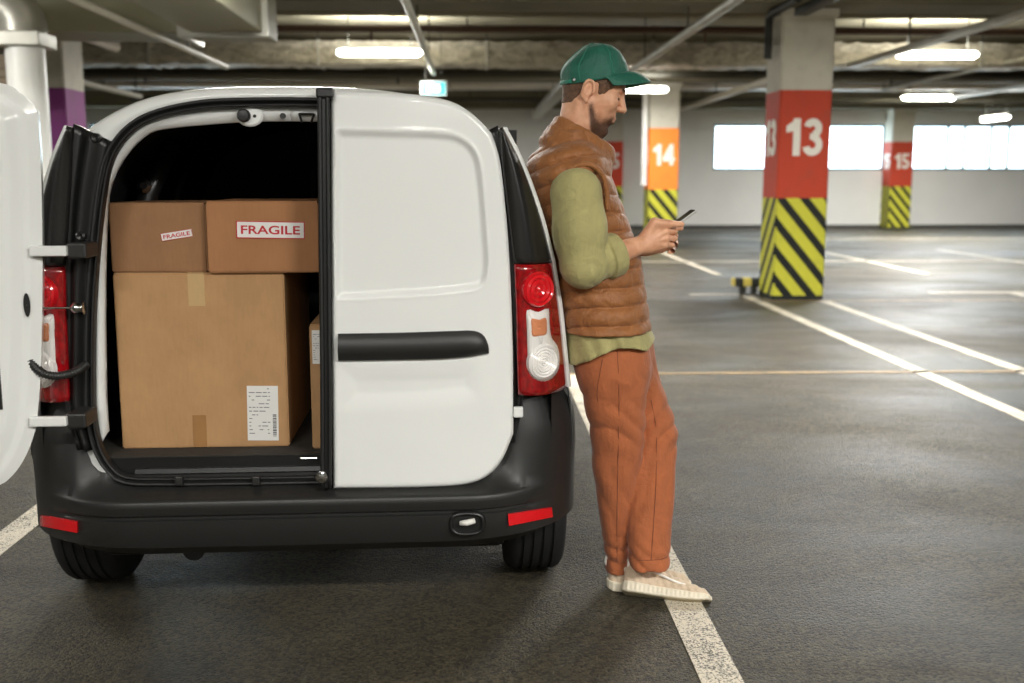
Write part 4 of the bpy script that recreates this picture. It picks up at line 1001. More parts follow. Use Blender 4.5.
# ------------------------------------------------------------------ the man, leaning on the van's right rear corner and facing right
MO = (0.52, 3.40, 0.0)
man = empty('person', MO); tag(man, 'man in green cap and brown quilted vest leaning on the van with a phone', 'person')
def M(px, py, Y): p = atY(px, py, Y); return np.array([p[0], p[1], p[2]])
t = NT('skin'); n = t.noise(30, 3); t.set(color=t.ramp(n, (0.3, srgb(204, 146, 112)), (0.7, srgb(226, 172, 138))), rough=0.48, sss=0.08)
t.p.inputs['Subsurface Radius'].default_value = (0.012, 0.005, 0.003); t.bump(t.noise(420, 2), 0.12, 0.001); M_skin = t.m
def cloth(name, c, rough=0.85, fold=0.35, scale=9, var=0.12):
    t = NT(name); n = t.noise(scale, 4, 0.6, dist=1.2); w = t.noise(700, 1); a = srgb(*c); d = tuple(x * (1 - var) for x in a[:3]) + (1,); l = tuple(min(1, x * (1 + var)) for x in a[:3]) + (1,)
    t.set(color=t.ramp(n, (0.3, d), (0.7, l)), rough=rough, sheen=0.15); n3 = t.noise(26, 3, 0.6, stretch=(1.6, 1.0, 0.35), dist=0.6); t.bump(t.math('ADD', t.math('ADD', n, t.math('MULTIPLY', n3, 0.6)), t.math('MULTIPLY', w, 0.05)), fold, 0.012); return t.m
M_shirt = cloth('olive_cotton', (164, 156, 104), fold=0.42, scale=15); M_pants = cloth('rust_cotton', (166, 93, 53), fold=0.5, scale=14); M_vest = cloth('brown_quilted_nylon', (146, 92, 46), 0.58, 0.55, 24)
M_cap = cloth('green_twill', (14, 92, 74), 0.6, 0.55, 14, 0.18); M_capd = cloth('green_twill_stitch', (30, 122, 98), 0.7, 0.1)
M_shoe = cloth('beige_knit', (206, 186, 160), 0.9, 0.2, 40); M_sole = plain('cream_sole', (228, 218, 196), 0.6, var=0.05); M_tread = plain('sole_tread', (176, 164, 136), 0.7); M_tab = plain('white_tab', (236, 232, 224), 0.7)
M_hair = plain('brown_hair', (98, 70, 50), 0.65, var=0.4, vscale=90, bumps=0.6, bscale=220, bdist=0.004)
M_zip = plain('zip_dark', (66, 44, 30), 0.5)

def wob(P, amp, fx, fy, fz, ph=0.0):
    """a few crossed folds"""
    return amp * (np.sin(P[:, 0] * fx + P[:, 2] * fz + ph) * np.sin(P[:, 2] * fz * 0.37 - P[:, 1] * fy + ph * 1.7))
def stack(rows, order=2.3):
    """solid from silhouette rows (py, px_left, px_right, Ycentre, halfY): returns a distance function"""
    R_ = []
    for py, l, r, Yc, hY in rows:
        a, b = M(l, py, Yc), M(r, py, Yc); R_.append(((a[2] + b[2]) / 2, (a[0] + b[0]) / 2, (b[0] - a[0]) / 2, Yc, hY))
    R_ = np.array(R_)[np.argsort([r[0] for r in R_])]
    z = np.linspace(R_[0, 0], R_[-1, 0], 120); S = spline(R_, 120); S = S[np.argsort(S[:, 0])]
    z0, z1 = S[0, 0], S[-1, 0]
    def f(P):
        zz = P[:, 2]; cx = np.interp(zz, S[:, 0], S[:, 1]); a = np.interp(zz, S[:, 0], S[:, 2]); yc = np.interp(zz, S[:, 0], S[:, 3]); b = np.interp(zz, S[:, 0], S[:, 4])
        q = (np.abs((P[:, 0] - cx) / a) ** order + np.abs((P[:, 1] - yc) / b) ** order) ** (1 / order)
        d = (q - 1) * np.minimum(a, b)
        return np.maximum(d, np.maximum(z0 - zz, zz - z1))
    f.rows = S
    return f
YC = 3.43                                            # middle of the body
torso_rows = [(136, 556, 584, YC, .085), (143, 549, 591, YC, .115), (150, 540, 599, YC, .15), (158, 531, 605, YC, .175), (170, 527, 607, YC, .195), (185, 527, 611, YC, .19), (205, 530, 619, YC, .18), (232, 537, 629, YC, .175), (256, 544, 637, YC, .17), (282, 551, 641, YC, .17), (310, 558, 645, YC, .182), (325, 560, 647, YC, .188)]
VT = stack(torso_rows)
VA_, VB_ = VT.rows[0], VT.rows[-1]
axis = np.array([VB_[1] - VA_[1], VB_[0] - VA_[0]]); axis /= np.linalg.norm(axis)
sh_n = M(576, 193, YC - 0.185); el_n = M(583, 266, YC - 0.215); wr_n = M(643, 244, YC - 0.115)      # near (right) arm
sh_f = M(586, 190, YC + 0.185); el_f = M(590, 264, YC + 0.215); wr_f = M(643, 246, YC + 0.08)
hem_z = M(600, 321, YC)[2]
def vest(P):
    d = VT(P)
    # quilt rows follow the lean of the torso
    s = (P[:, 0] - VA_[1]) * axis[0] + (P[:, 2] - VA_[0]) * axis[1] + 0.02 * np.sin((P[:, 1] - YC) * 9) + 0.012 * np.sin(P[:, 0] * 15)
    puff = np.abs(np.sin(pi * s / 0.058)) ** 0.42
    rg = lambda ph: 1 - 2 * np.abs(np.sin(ph)) ** 0.6
    R_ = VT.rows; fx = (P[:, 0] - np.interp(P[:, 2], R_[:, 0], R_[:, 1])) / np.interp(P[:, 2], R_[:, 0], R_[:, 2])
    puff = puff * (1 - 0.75 * np.clip((fx - 0.72) / 0.25, 0, 1)) + 0.6 * np.clip((fx - 0.72) / 0.25, 0, 1)
    d = d - 0.0165 * puff + 0.007 + 0.0016 * rg(P[:, 0] * 34 + P[:, 1] * 26 + 1.3 * np.sin(s * 55)) + 0.0010 * rg(P[:, 0] * 55 - P[:, 1] * 31 + np.sin(s * 80))
    # armholes
    for S_, E_ in ((sh_n, el_n), (sh_f, el_f)):
        d = smax(d, -(rcone(P, S_ + np.array([0.0, 0, 0.01]), S_ * 0.3 + E_ * 0.7, 0.088, 0.070)), 0.012) if False else d
    # collar: a padded ring leaning forward
    return d
A_ = np.linspace(0, 2 * pi, 29)[:-1]
def ring_px(nape, front, hy):
    n, f = M(*nape, YC), M(*front, YC); c = (n + f) / 2; h = (f - n) / 2
    sp_ = lambda v: np.sign(v) * abs(v) ** 0.72
    return [c + h * (-sp_(cos(a))) + np.array([0, hy * sp_(sin(a)), 0.004 * sin(a) ** 2]) for a in A_]
C_top, C_mid, C_bot = ring_px((558, 121), (610, 152), 0.068), ring_px((552, 130), (609, 160), 0.082), ring_px((546, 141), (605, 168), 0.100)
def collar(P):
    d = None
    for k in range(28):
        q = (k + 1) % 28
        for A, B, r in ((C_top[k], C_top[q], 0.0135), (C_top[k] * .5 + C_mid[k] * .5, C_top[q] * .5 + C_mid[q] * .5, 0.015), (C_mid[k], C_mid[q], 0.0165), (C_mid[k] * .5 + C_bot[k] * .5, C_mid[q] * .5 + C_bot[q] * .5, 0.019), (C_bot[k], C_bot[q], 0.022)):
            e = rcone(P, A, B, r, r); d = e if d is None else smin(d, e, 0.0035)
    return d + 0.002 * (1 - 2 * np.abs(np.sin(P[:, 0] * 60 + P[:, 2] * 35 + P[:, 1] * 20)) ** 0.6)
def box_only(f, lo, hi):
    """evaluate f only inside a box (a safe positive distance elsewhere)"""
    def g(P):
        m = ((P > lo) & (P < hi)).all(1); o = np.full(len(P), 0.06)
        if m.any(): o[m] = np.minimum(f(P[m]), 0.06)
        return o
    return g
_ca = np.array(C_top + C_bot); collar = box_only(collar, _ca.min(0) - 0.07, _ca.max(0) + 0.07)
def vest_all(P): return smin(vest(P), collar(P), 0.012)
lo, hi = (0.10, YC - 0.24, hem_z - 0.03), (0.62, YC + 0.24, 1.60)
sdf_mesh('vest', [(vest_all, lo, hi, 0.0042)], M_vest, man, MO)
# zip edge down the front of the vest
fr = [(606, 146), (605, 165), (611, 185), (619, 205), (629, 232), (637, 256), (641, 282), (644, 310), (645, 322)]
pts = spline([M(x + 1.5, y, YC) for x, y in fr], 60); m = MB(); m.tube([tuple(p - np.array(MO)) for p in pts], 0.006, 8); m.build('vest_zip', M_zip, man, smooth=True)

# shirt: hem under the vest and the two sleeves
hem_rows = [(296, 572, 628, YC, .14), (308, 568, 634, YC, .155), (319, 563, 642, YC, .176), (335, 563, 652, YC, .186), (350, 564, 656, YC, .190), (378, 566, 659, YC, .192)]
HT = stack(hem_rows)
hx_ = [M(x, y, YC - .15) for x, y in [(560, 372), (574, 368.5), (590, 360), (601, 353.5), (619, 346.5), (637, 348.5), (647, 352), (655, 346.5), (665, 344)]]
hxx = np.array([p[0] for p in hx_]); hzz = np.array([p[2] for p in hx_])
def hem(P):
    d = HT(P) - np.clip((1.01 - P[:, 2]) / 0.03, 0, 1) * (wob(P, 0.005, 60, 30, 12) + 0.003 * np.sin(P[:, 0] * 110 + P[:, 2] * 30))
    zz = np.interp(P[:, 0], hxx, hzz); d = np.maximum(d, zz - P[:, 2])
    return np.maximum(d, -(d + 0.006) if False else d)
def sleeve(S_, E_, W_, near=True):
    cuff = E_ + (W_ - E_) * 0.53; fa = (W_ - E_) / np.linalg.norm(W_ - E_); ua = (E_ - S_) / np.linalg.norm(E_ - S_)
    def f(P):
        d = rcone(P, S_, S_ + (E_ - S_) * 0.55, 0.080, 0.078); d = smin(d, rcone(P, S_ + (E_ - S_) * 0.5, E_ + np.array([0.0, 0, 0.0]), 0.080, 0.066), 0.03)
        d = smin(d, rcone(P, E_, cuff - fa * 0.02, 0.064, 0.058), 0.02)
        # folds: along the upper arm, bunching at the elbow
        t_ = (P - S_) @ ua; r_ = P[:, 0] * 30 + P[:, 2] * 8
        rg = lambda ph: 1 - 2 * np.abs(np.sin(ph)) ** 0.7
        d = d + 0.0030 * rg(P[:, 0] * 34 + P[:, 1] * 10 + t_ * 4 + 0.25 * np.sin(t_ * 9)) * np.clip((t_ - 0.02) / 0.08, 0, 1) * np.clip(1 - (t_ - 0.12) / 0.22, 0.15, 1)
        q = (P - E_) @ fa; up = (P - E_) @ np.array([-fa[2], 0, fa[0]])
        d = d + 0.0055 * rg(q * 56 - up * 22 + 0.8 * np.sin(up * 45)) * np.exp(-((q - 0.045) / 0.055) ** 2 - (np.linalg.norm(P - E_, axis=1) / 0.10) ** 2)
        d = d + 0.003 * rg(q * 30 + up * 55) * np.exp(-(q / 0.06) ** 2 - (np.linalg.norm(P - E_, axis=1) / 0.11) ** 2)
        d = np.maximum(d, (P - cuff) @ fa)
        # rolled cuff
        band = np.abs((P - (cuff - fa * 0.018)) @ fa) - 0.024; ring = rcone(P, E_, cuff + fa * 0.1, 0.074, 0.066)
        d = smin(d, smax(ring, band, 0.004), 0.003)
        bore = rcone(P, E_ + fa * 0.06, cuff + fa * 0.1, 0.050, 0.052); d = np.where((P - cuff) @ fa > -0.03, np.maximum(d, -bore), d)
        return d
    lo = np.minimum.reduce([S_, E_, cuff]) - 0.11; hi = np.maximum.reduce([S_, E_, cuff]) + 0.11
    return (f, lo, hi, 0.0042)
m = MB(); am = [(571, 226), (564, 208), (562, 190), (567, 174), (579, 164.5), (593, 166), (603, 176), (607, 192), (607, 210)]
sp = spline([M(x, y, YC - 0.205 + 0.03 * abs(k - 4) / 4) for k, (x, y) in enumerate(am)], 120); m.tube([tuple(p - np.array(MO)) for p in sp], [0.0085 + 0.0010 * sin(k * 2.2) for k in range(120)], 10); m.build('armhole_binding', M_vest, man, smooth=True)
sh = sdf_mesh('shirt', [(hem, (0.22, YC - 0.22, 0.80), (0.66, YC + 0.22, hem_z + 0.05), 0.006), sleeve(sh_n, el_n, wr_n), sleeve(sh_f, el_f, wr_f, False)], M_shirt, man, MO)

# trousers
nl = stack([(335, 571, 640, 3.40, .10), (345, 572, 643, 3.385, .10), (370, 577, 645, 3.37, .098), (400, 584, 645, 3.37, .092), (440, 592, 643, 3.385, .082), (470, 593, 639, 3.40, .076), (500, 598, 634, 3.42, .068), (530, 602, 629, 3.44, .062), (556, 606, 627, 3.455, .058), (569, 605, 627, 3.46, .062)])
fl = stack([(335, 604, 652, 3.49, .10), (345, 604, 652, 3.50, .10), (370, 612, 657, 3.50, .095), (400, 622, 667, 3.48, .088), (425, 630, 675, 3.46, .080), (440, 633, 676, 3.45, .078), (470, 630, 674, 3.42, .074), (500, 628, 673, 3.40, .070), (530, 627, 671, 3.375, .066), (550, 629, 669, 3.36, .060), (566, 630, 668.5, 3.355, .064)])
pv = stack([(318, 571, 640, YC, .14), (335, 571, 645, YC, .15), (355, 573, 649, YC, .158), (372, 576, 649, YC, .158), (384, 580, 646, YC, .14)])
pk = M(648, 360, 3.40)
def trousers(P):
    a, b = nl(P), fl(P)
    kn = M(640, 432, 3.38); x = P[:, 0]; z = P[:, 2]
    rg = lambda ph: 1 - 2 * np.abs(np.sin(ph)) ** 0.7                      # narrow ridges
    band = lambda c, w: np.exp(-((z - c) / w) ** 2)
    y = P[:, 1]
    fa_ = 0.0045 * rg(z * 38 + x * 22 + 1.1 * np.sin(x * 26 + z * 9)) * band(0.60, 0.10) + 0.0035 * rg(x * 34 - z * 30 + 0.8 * np.sin(z * 22)) * band(0.88, 0.12) + 0.0035 * rg(z * 60 - x * 20 + np.sin(x * 40)) * band(0.13, 0.06) + 0.0028 * rg(x * 42 + z * 13 + 0.7 * np.sin(z * 17)) * band(0.36, 0.16)
    fb_ = 0.0055 * rg(z * 44 - x * 18 + 1.1 * np.sin(x * 30 + z * 7)) * band(0.58, 0.09) + 0.004 * rg(x * 40 + z * 18) * band(0.80, 0.12) + 0.0035 * rg(z * 62 + x * 25 + np.sin(x * 35)) * band(0.14, 0.06) + 0.003 * rg(x * 45 - z * 16 + 0.7 * np.sin(z * 15)) * band(0.38, 0.15)
    a = a + fa_ ; b = b + fb_
    d = smin(a, b, 0.006); return smin(d, pv(P), 0.03)
sdf_mesh('trousers', [(trousers, (0.28, 3.23, 0.05), (0.72, 3.66, 1.04), 0.006)], M_pants, man, MO)
def on_surface(f, px, lift=0.0015):
    o = []
    for x, y in px:
        Y = np.arange(3.10, 3.70, 0.003); P = np.array([M(x, y, q) for q in Y]); k = np.argmax(f(P) < 0); p = P[k]; o.append(p - np.array([0, lift, 0]))
    return np.array(o)
def seam(name, f, px, r, mat, n=50):
    q = spline(px, n); p = on_surface(f, q); k = np.ones(5) / 5
    for c in range(3): p[2:-2, c] = np.convolve(p[:, c], k, 'valid')
    m = MB(); m.tube([tuple(v - np.array(MO)) for v in p], r, 6); return m.build(name, mat, man, smooth=True)
M_seam = cloth('rust_seam', (120, 60, 28), fold=0.2)
seam('trouser_seam', trousers, [(617, 350), (618.5, 375), (619, 410), (618.5, 440), (617.5, 480), (617, 520), (617, 562)], 0.0016, M_seam)
seam('trouser_seam', trousers, [(651, 400), (656, 430), (656, 480), (653, 530), (651, 560)], 0.0016, M_seam)
seam('trouser_seam', trousers, [(631, 558), (640, 560), (652, 560), (661, 559), (667, 557)], 0.0014, M_seam)
seam('pocket_edge', trousers, [(603, 357), (600, 372), (597, 392), (598, 402)], 0.0016, M_seam, 30)

# shoes: foot frames (heel, toe), built by distance fields
def shoe(heel, toe, up, name, label=None):
    heel, toe = np.array(heel), np.array(toe); L = np.linalg.norm(toe - heel); f = (toe - heel) / L; up = np.array(up, float); up = up - f * (up @ f); up /= np.linalg.norm(up); s = np.cross(up, f)
    R_ = np.stack([f, s, up], 1)
    def loc(P): q = (P - heel) @ R_; return q / L * 0.30                     # shoe is modelled 0.30 long
    def outline(x): return np.interp(x, [0, 0.006, 0.018, 0.05, 0.12, 0.19, 0.235, 0.265, 0.285, 0.295, 0.30], [0.006, 0.019, 0.031, 0.040, 0.040, 0.050, 0.053, 0.048, 0.036, 0.024, 0.008])
    off = lambda x: np.interp(x, [0, 0.12, 0.22, 0.30], [0, 0.004, 0.004, -0.004])
    def upper(P):
        q = loc(P); x, y, z = q.T; w = outline(np.clip(x, 0, 0.30)) * 0.93; top = np.interp(x, [0, 0.03, 0.08, 0.12, 0.18, 0.24, 0.28, 0.30], [0.092, 0.102, 0.102, 0.098, 0.080, 0.064, 0.052, 0.036])
        yy = np.abs(y - off(x)); k = np.clip(z / np.maximum(top, 0.01), 0, 1)
        d = np.maximum(np.hypot(yy / np.maximum(w, 0.004), np.clip(z, 0, None) / top) - 1, -1) * np.minimum(w, top)
        d = np.maximum(d, np.maximum(0.012 - z, np.maximum(-x + 0.004, x - 0.298)))
        d = d - 0.0012 * np.sin(x * 240 + z * 90) * (z > 0.03)
        return d
    def sole(P):
        q = loc(P); x, y, z = q.T; w = outline(np.clip(x, 0, 0.30)); yy = np.abs(y - off(x)); hgt = np.interp(x, [0, 0.05, 0.15, 0.24, 0.30], [0.038, 0.034, 0.029, 0.026, 0.030]); bot = np.interp(x, [0, 0.02, 0.2, 0.26, 0.30], [0.008, 0.0, 0.0, 0.004, 0.016])
        d = np.maximum(yy - w - 0.004, np.maximum(z - hgt, bot - z)); d = np.maximum(d, np.maximum(-x - 0.002, x - 0.303))
        return d - 0.0012 * np.sin(x * 420) * (z > 0.006) * (z < 0.026)
    pts = np.array([heel - 0.02 * f, toe + 0.02 * f]); lo, hi = pts.min(0) - 0.09, pts.max(0) + 0.09; hi[2] += 0.05
    so = sdf_mesh(name, [(upper, lo, hi, 0.0035)], M_shoe, man, MO)
    s2 = sdf_mesh('sole', [(sole, lo, hi, 0.0032)], M_sole, so); s2.location = (-MO[0], -MO[1], -MO[2])
    W = lambda x, y, z: tuple(heel + R_ @ (np.array([x, y, z]) * L / 0.30) - np.array(MO))
    # tread under the sole
    m = MB()
    P = [[W(x, off(x) + (outline(x) * 0.92) * v, -0.0015 + np.interp(x, [0, 0.02, 0.2, 0.26, 0.30], [0.008, 0.0, 0.0, 0.004, 0.016])) for v in np.linspace(-1, 1, 7)] for x in np.linspace(0.006, 0.292, 24)]
    m.slab(P, tuple(up * 0.003)); m.build('tread', M_tread, so)
    # pull tab at the heel and low collar stripe
    m = MB(); a = [W(0.006, 0, 0.075), W(-0.006, 0, 0.100), W(0.000, 0, 0.125), W(0.012, 0, 0.118), W(0.014, 0, 0.09)]
    sp = spline(a, 20); m.tube([tuple(p) for p in sp], 0.0045, 8); m.build('pull_tab', M_tab, so, smooth=True)
    m = MB(); sp = spline([W(0.235, -0.012, 0.054), W(0.19, -0.030, 0.054), W(0.14, -0.036, 0.066), W(0.10, -0.034, 0.080)], 24); m.tube([tuple(p) for p in sp], 0.004, 8); m.build('side_stripe', M_tab, so, smooth=True)
    return so
# far foot of the picture's left: his right foot, flat on the floor
h0 = atZ(607, 588); h0[2] = 0.0
shoe(h0, h0 + np.array([0.285, -0.012, 0.0]), (0, 0, 1), 'shoe')
# the crossed left foot in front of it: rolled so that its sole turns to the camera
h1 = M(621, 592.5, 3.36)
t1 = M(710, 606, h1[1] - 0.055)
shoe(h1, t1, (0.05, 0.72, 1.0), 'shoe')
# head, face, neck and hands: one body
EAR = M(586, 95, YC)
PH = radians(20)
Rh = np.array([[cos(PH), 0, sin(PH)], [0, 1, 0], [-sin(PH), 0, cos(PH)]])          # columns: forward, side, up
def H(f, s, u): return EAR + Rh @ np.array([f, s, u])
NB_ = M(574, 148, YC)                                                                # neck base
def head(P):
    q = (P - EAR) @ Rh; f, s, u = q.T; a = np.abs(s); Q = np.stack([f, a, u], 1)
    d = ell(q, (0.003, 0, 0.046), (0.092, 0.075, 0.084))
    d = smin(d, ell(q, (0.042, 0, -0.012), (0.064, 0.062, 0.080)), 0.03)
    d = smin(d, rcone(Q, (0.014, 0.054, -0.030), (0.036, 0.047, -0.086), 0.016, 0.018), 0.022); d = smin(d, rcone(Q, (0.036, 0.047, -0.086), (0.080, 0.014, -0.090), 0.018, 0.016), 0.022)          # jaw
    d = smin(d, ell(q, (0.087, 0, -0.088), (0.019, 0.022, 0.018)), 0.018)                                # chin
    d = smin(d, ell(q, (0.052, 0, 0.060), (0.054, 0.060, 0.048)), 0.03)                                     # forehead
    d = smin(d, rcone(Q, (0.102, 0.0, 0.050), (0.088, 0.040, 0.050), 0.012, 0.011), 0.012)               # brow
    d = smin(d, ell(Q, (0.074, 0.040, 0.0), (0.028, 0.024, 0.024)), 0.02)                                # cheekbone
    d = smax(d, -ell(Q, (0.112, 0.032, 0.028), (0.022, 0.018, 0.014)), 0.012)                            # eye socket
    d = smin(d, ell(Q, (0.086, 0.031, 0.027), (0.0145, 0.016, 0.0125)), 0.004)                           # eyeball under the lid
    d = smin(d, rcone(Q, (0.098, 0.030, 0.0225), (0.090, 0.043, 0.024), 0.0028, 0.0022), 0.002)          # lashes line
    d = smin(d, rcone(q, (0.103, 0, 0.042), (0.129, 0, -0.003), 0.009, 0.0112), 0.012)                   # nose
    d = smin(d, ell(Q, (0.116, 0.011, -0.006), (0.014, 0.0085, 0.009)), 0.006)                           # nostril wings
    d = smax(d, -ell(Q, (0.121, 0.0075, -0.014), (0.005, 0.0032, 0.004)), 0.002)
    d = smin(d, ell(q, (0.090, 0, -0.040), (0.024, 0.030, 0.026)), 0.016)                                # muzzle
    d = smin(d, rcone(Q, (0.113, 0.0, -0.038), (0.100, 0.021, -0.044), 0.0058, 0.003), 0.004)            # lips
    d = smin(d, rcone(Q, (0.110, 0.0, -0.050), (0.098, 0.020, -0.046), 0.0066, 0.003), 0.004)
    d = smax(d, -rcone(Q, (0.121, 0.0, -0.0438), (0.103, 0.024, -0.0455), 0.0016, 0.0016), 0.002)
    d = smax(d, -rcone(Q, (0.117, 0.0, -0.024), (0.117, 0.001, -0.032), 0.002, 0.002), 0.004)
    # ears
    Re = np.array([[cos(0.25), 0, sin(0.25)], [0, 1, 0], [-sin(0.25), 0, cos(0.25)]])
    e = ell(Q, (-0.006, 0.077, 0.008), (0.018, 0.008, 0.032), Re)
    pts = [(-0.004 + 0.017 * cos(t_) - 0.004 * sin(t_), 0.081 + 0.004 * (t_ < 3), 0.012 + 0.026 * sin(t_)) for t_ in np.linspace(-0.3, 3.9, 12)]
    e = smin(e, chain(Q, pts, [0.0042] * 12), 0.003)
    e = smax(e, -ell(Q, (-0.002, 0.089, 0.008), (0.009, 0.008, 0.016)), 0.004)
    e = smin(e, ell(Q, (0.000, 0.076, -0.022), (0.008, 0.006, 0.010)), 0.005)
    d = smin(d, e, 0.005)
    # neck
    n0 = H(-0.014, 0, -0.02)
    nk = rcone(P, n0, NB_, 0.053, 0.064); nk = smin(nk, rcone(P, H(0.012, 0, -0.06), NB_ + np.array([0.03, 0, -0.01]), 0.045, 0.055), 0.03)
    d = smin(d, nk, 0.022)
    S = rcone(Q, (-0.02, 0.05, -0.035), (0.02, 0.02, -0.17), 0.010, 0.012); d = smin(d, S, 0.016)        # neck muscle
    return d
# ---- hands.  hand frame: e1 along the hand, e2 up across it, e3 away from the camera
def hand(W, e1, e2, e3, curl, mirror=False):
    p = lambda a, b, c: W + e1 * a + e2 * b + e3 * c
    palm = [(p(0.012, 0, 0.0), p(0.060, 0.022, 0.004), 0.024, 0.019), (p(0.012, -0.004, 0.0), p(0.066, 0.004, 0.002), 0.024, 0.019), (p(0.010, -0.010, 0.0), p(0.062, -0.014, 0.002), 0.023, 0.018), (p(0.008, -0.014, 0.002), p(0.054, -0.030, 0.006), 0.020, 0.016)]
    K = [p(0.078, 0.026, 0.000), p(0.080, 0.006, -0.004), p(0.074, -0.014, -0.003), p(0.064, -0.031, 0.002)]
    fing = []
    for i, k in enumerate(K):
        L = (0.040, 0.044, 0.041, 0.033)[i]; g = curl
        a = k + e1 * L * 0.75 - e2 * L * (0.28 + 0.04 * i) + e3 * L * 0.45
        b = a + e3 * L * 0.72 - e1 * L * 0.06 - e2 * L * 0.12
        c = b + e3 * L * 0.40 - e1 * L * 0.45 + e2 * L * 0.05
        fing.append(([k, a, b, c], [0.0115 - 0.0006 * i, 0.0098 - 0.0005 * i, 0.0088 - 0.0005 * i, 0.0074]))
    th = ([p(0.020, 0.020, -0.004), p(0.058, 0.046, -0.010), p(0.100, 0.024, -0.012), p(0.138, 0.006, -0.006)], [0.020, 0.0165, 0.0125, 0.0088])
    def f(P):
        d = None
        for a, b, r1, r2 in palm:
            e = rcone(P, a, b, r1, r2); d = e if d is None else smin(d, e, 0.014)
        for k in range(4): d = smin(d, ell(P, K[k] - e3 * 0.004, (0.013, 0.011, 0.012)), 0.008)
        for i in range(4):      # tendons
            d = smin(d, rcone(P, p(0.02, 0.004 - 0.004 * i, -0.018), K[i] - e3 * 0.011, 0.004, 0.004), 0.006)
        for pts, rs in fing: d = smin(d, chain(P, pts, rs, 0.003), 0.004)
        d = smin(d, chain(P, *th, 0.006), 0.010)
        return d
    return f, K, th
a25 = radians(24)
E1 = np.array([cos(a25), 0.10, sin(a25)]); E1 /= np.linalg.norm(E1); E3 = np.array([0, 1, 0]) - E1 * E1[1]; E3 /= np.linalg.norm(E3); E2 = np.cross(E1, E3) * -1.0
if E2[2] < 0: E2 = -E2
Wn = wr_n.copy(); hn, Kn, thn = hand(Wn, E1, E2, E3, 1)
E3f = np.array([E1[0] * 0, -1, 0.0]); E1f = np.array([cos(a25), -0.22, sin(a25)]); E1f /= np.linalg.norm(E1f); E3f = np.array([0, -1, 0.]) - E1f * (-E1f[1]); E3f /= np.linalg.norm(E3f); E2f = np.cross(E1f, E3f)
if E2f[2] < 0: E2f = -E2f
Wf = wr_f.copy(); hf, Kf, thf = hand(Wf, E1f, E2f, E3f, 1, True)
def arm(hf_, E_, W_, E1_):
    fa = (W_ - E_) / np.linalg.norm(W_ - E_)
    def f(P):
        d = rcone(P, E_ + fa * 0.03, E_ + (W_ - E_) * 0.45, 0.046, 0.043); d = smin(d, rcone(P, E_ + (W_ - E_) * 0.45, W_, 0.042, 0.027), 0.02)
        q = (P - W_) @ fa
        for o in (-0.010, 0.008): d = smin(d, rcone(P, E_ + (W_ - E_) * 0.5 + np.array([0, -0.03, o * 2]), W_ + np.array([0, -0.019, o]), 0.008, 0.006), 0.008)
        return smin(d, hf_(P), 0.014)
    lo = np.minimum(E_ + fa * 0.08, W_) - 0.06; hi = np.maximum(E_, W_ + E1_ * 0.15) + 0.07
    return (f, lo, hi, 0.0026)
core = stack([(158, 556, 594, YC, .09), (172, 545, 598, YC, .13), (200, 540, 605, YC, .14), (300, 566, 636, YC, .13), (370, 585, 640, YC, .13)])
def legs(P):
    d = core(P)
    for pts, rs in (([M(610, 365, 3.37), M(618, 440, 3.385), M(616, 500, 3.42), M(617, 560, 3.455), M(619, 572, 3.455)], (0.07, 0.055, 0.045, 0.034, 0.034)), ([M(632, 365, 3.49), M(655, 435, 3.45), M(651, 500, 3.40), M(648, 545, 3.37), M(646, 558, 3.37)], (0.07, 0.055, 0.045, 0.034, 0.03)), ([sh_n, el_n], (0.05, 0.045)), ([sh_f, el_f], (0.05, 0.045))):
        d = smin(d, chain(P, pts, rs, 0.01), 0.01)
    return d
hb = H(0, 0, 0)
sdf_mesh('body', [(head, hb - np.array([0.13, 0.11, 0.24]), hb + np.array([0.17, 0.11, 0.17]), 0.0026), arm(hn, el_n, wr_n, E1), arm(hf, el_f, wr_f, E1f), (legs, (0.12, 3.15, 0.04), (0.75, 3.72, 1.56), 0.012)], M_skin, man, MO)
# hair below the cap, sideburn
def cap_line(f): return 0.052 + 0.020 * f / 0.1
def skull(q): return smin(ell(q, (0.003, 0, 0.046), (0.092, 0.075, 0.084)), ell(q, (0.052, 0, 0.060), (0.054, 0.060, 0.048)), 0.03)
def hair(P):
    q = (P - EAR) @ Rh; f, s, u = q.T; a = np.abs(s); Q = np.stack([f, a, u], 1)
    d = skull(q) - 0.0055
    d = smin(d, rcone(P, H(-0.014, 0, -0.02), NB_, 0.053, 0.064) - 0.003, 0.02)
    low = np.interp(f, [-0.12, -0.06, -0.035, -0.022, -0.014, 0.020, 0.032, 0.040, 0.056, 0.068, 0.075, 0.2], [-0.048, -0.05, -0.040, -0.004, 0.040, 0.040, -0.004, -0.010, 0.030, 0.040, 0.080, 0.20])
    d = smax(d, low - u, 0.004); d = np.maximum(d, u - 0.058 - 0.15 * np.clip(f, 0, 1))
    d = np.maximum(d, f - 0.078)
    return d - 0.0012 * np.sin(f * 700 + u * 260) * np.sin(u * 500 + s * 300)
sdf_mesh('hair', [(hair, hb - np.array([0.12, 0.10, 0.08]), hb + np.array([0.12, 0.10, 0.13]), 0.0026)], M_hair, man, MO)
